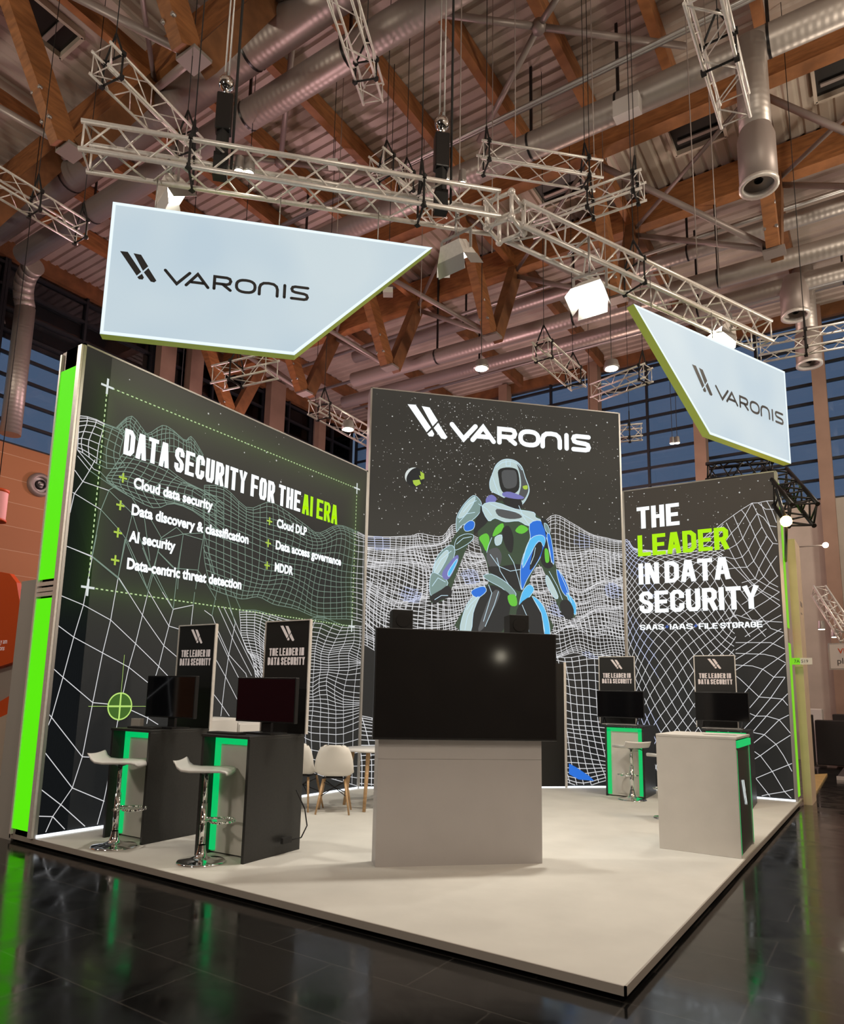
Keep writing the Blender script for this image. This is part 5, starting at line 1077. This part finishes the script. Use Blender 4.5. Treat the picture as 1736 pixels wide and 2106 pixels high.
MB().lathe([(.32, 0), (.32, .10), (.22, .16), (.20, .10), (.20, .02)], p, 28, (1, 0, 0)).build('outer_ring', 'steel_tube', t); MB().lathe([(.13, .02), (.13, .14), (.10, .14), (.10, .02)], p, 24, (1, 0, 0)).build('inner_ring', 'black_paint', t); MB().lathe([(.05, .02), (.05, .16), (0, .16)], p, 18, (1, 0, 0)).build('core', 'aluminium_satin', t); MB().lathe([(.2, .03), (0, .03)], p, 24, (1, 0, 0)).build('throat', 'white_lacquer', t)
# right
t = thing('partition_wall', 'tall beige board wall of the next stand, right of the green strip', 'partition', (.12, 8.95, 0)); MB().span((.015, 8.64, 0), (.13, 9.35, 4.1)).build('board', 'beige_board', t)
class XP:
    def pt(s, u, v, off=0): return V((.131 + off, u, v))
for v_, wd, tx in ((3.05, .30, 'IIII'), (2.92, .2, 'III')): 
    b = MB(); b.span((.13, 8.85, v_), (.133, 8.85 + wd, v_ + .07 if wd > .25 else v_ + .02)); b.build('faint_print', 'steel_tube', t)
t = thing('blade_sign', 'small green and white stand number sign on the right wall end', 'sign', (.12, 8.42, 2.15))
MB().span((-.01, 8.40, 2.092), (.115, 8.42, 2.192)).build('green_plate', 'strip_green_dim', t); MB().span((.115, 8.40, 2.092), (.275, 8.42, 2.192)).build('white_plate', 'white_plastic', t)
text('7A', YP(8.40), .035, 2.12, .065, 'neon_sign_text', t, 'number', .002, bold=.001); text('519', YP(8.40), .13, 2.12, .065, 'logo_dark', t, 'number', .002, bold=.0)
f4 = [onz(*p, .02) for p in ((1674, 1638), (1702, 1592), (1668, 1594), (1666, 1638))]
tag(MB().prism([V((q.x, q.y, .002)) for q in f4], (0, 0, .03)).build('parquet_floor', 'parquet', ), 'yellow parquet floor piece of the next stand', 'floor panel')
t = thing('stand_platform', 'dark carpeted platform of the far stand at the right edge', 'platform', (2.5, 15, 0)); MB().span((.2, 13.2, 0), (5.5, 18.5, .05)).build('carpet', 'dark_carpet', t); e = MB(); e.span((.2, 13.15, 0), (5.5, 13.2, .07)); e.build('edge_trim', 'white_lacquer', t)
for i, (u0_, u1_, v0_, v1_, y, m, nm, lab, cat) in enumerate(((1680, 1745, 1483, 1548, 16.3, 'sofa_black', 'lounge_sofa', 'black lounge sofa block on the far stand at the right edge', 'sofa'), (1714, 1760, 1470, 1500, 16.95, 'sofa_black', 'sofa_back', 'higher black sofa back behind the lounge sofa', 'sofa'),
     (1660, 1668, 1470, 1502, 15.6, 'sofa_black', 'bar_chair', 'black bar chair back beside the beige board wall', 'chair'), (1655, 1690, 1458, 1478, 17.0, 'white_lacquer', 'low_counter', 'white low counter behind the black bar chair', 'counter'))):
    a, c = ony(u0_, v1_, y), ony(u1_, v0_, y); o = MB().span((a.x, y, .05), (c.x, y + .6, c.z)).build(nm, m, bevel=.02); tag(o, lab, cat)
p = ony(1724, 1350, 14.0); t = thing('notice_board', 'white notice sign with red and dark lettering at the right edge', 'sign', p); MB().box(p + V((.25, 0, 0)), (.8, .04, .52)).build('plate', 'white_plastic', t); MB().box(p + V((.25, .01, 0)), (.86, .04, .58)).build('frame', 'aluminium_satin', t)
text('VI', YP(13.98), p.x + .0, p.z + .06, .16, 'orange_paint', t, 'red_text', .004, bold=.002); text('pla', YP(13.98), p.x - .02, p.z - .16, .18, 'logo_dark', t, 'dark_text', .004, bold=.0)
pa, pc = ony(1684, 1215, 12.5), ony(1745, 1310, 11.2); truss(pa, pc, .22, 'small slanting aluminium truss arm with two spots at the right edge', None, bay=.25, strap=False)
spotlet(ony(1690, 1294, 12), 'upper small bright spot under the slanting arm at the right edge', .07); spotlet(ony(1718, 1310, 11.8), 'lower small bright spot under the slanting arm at the right edge', .075)
p = ony(1698, 1121, 13); t = thing('wall_spot', 'small bright spot on a thin arm by the pale right wall', 'lamp', p); MB().tube(p + V((-1.1, 0, .03)), p, .012, 6).build('arm', 'steel_tube', t); MB().sphere(p, .06, 10).build('lens', 'lamp_small', t)
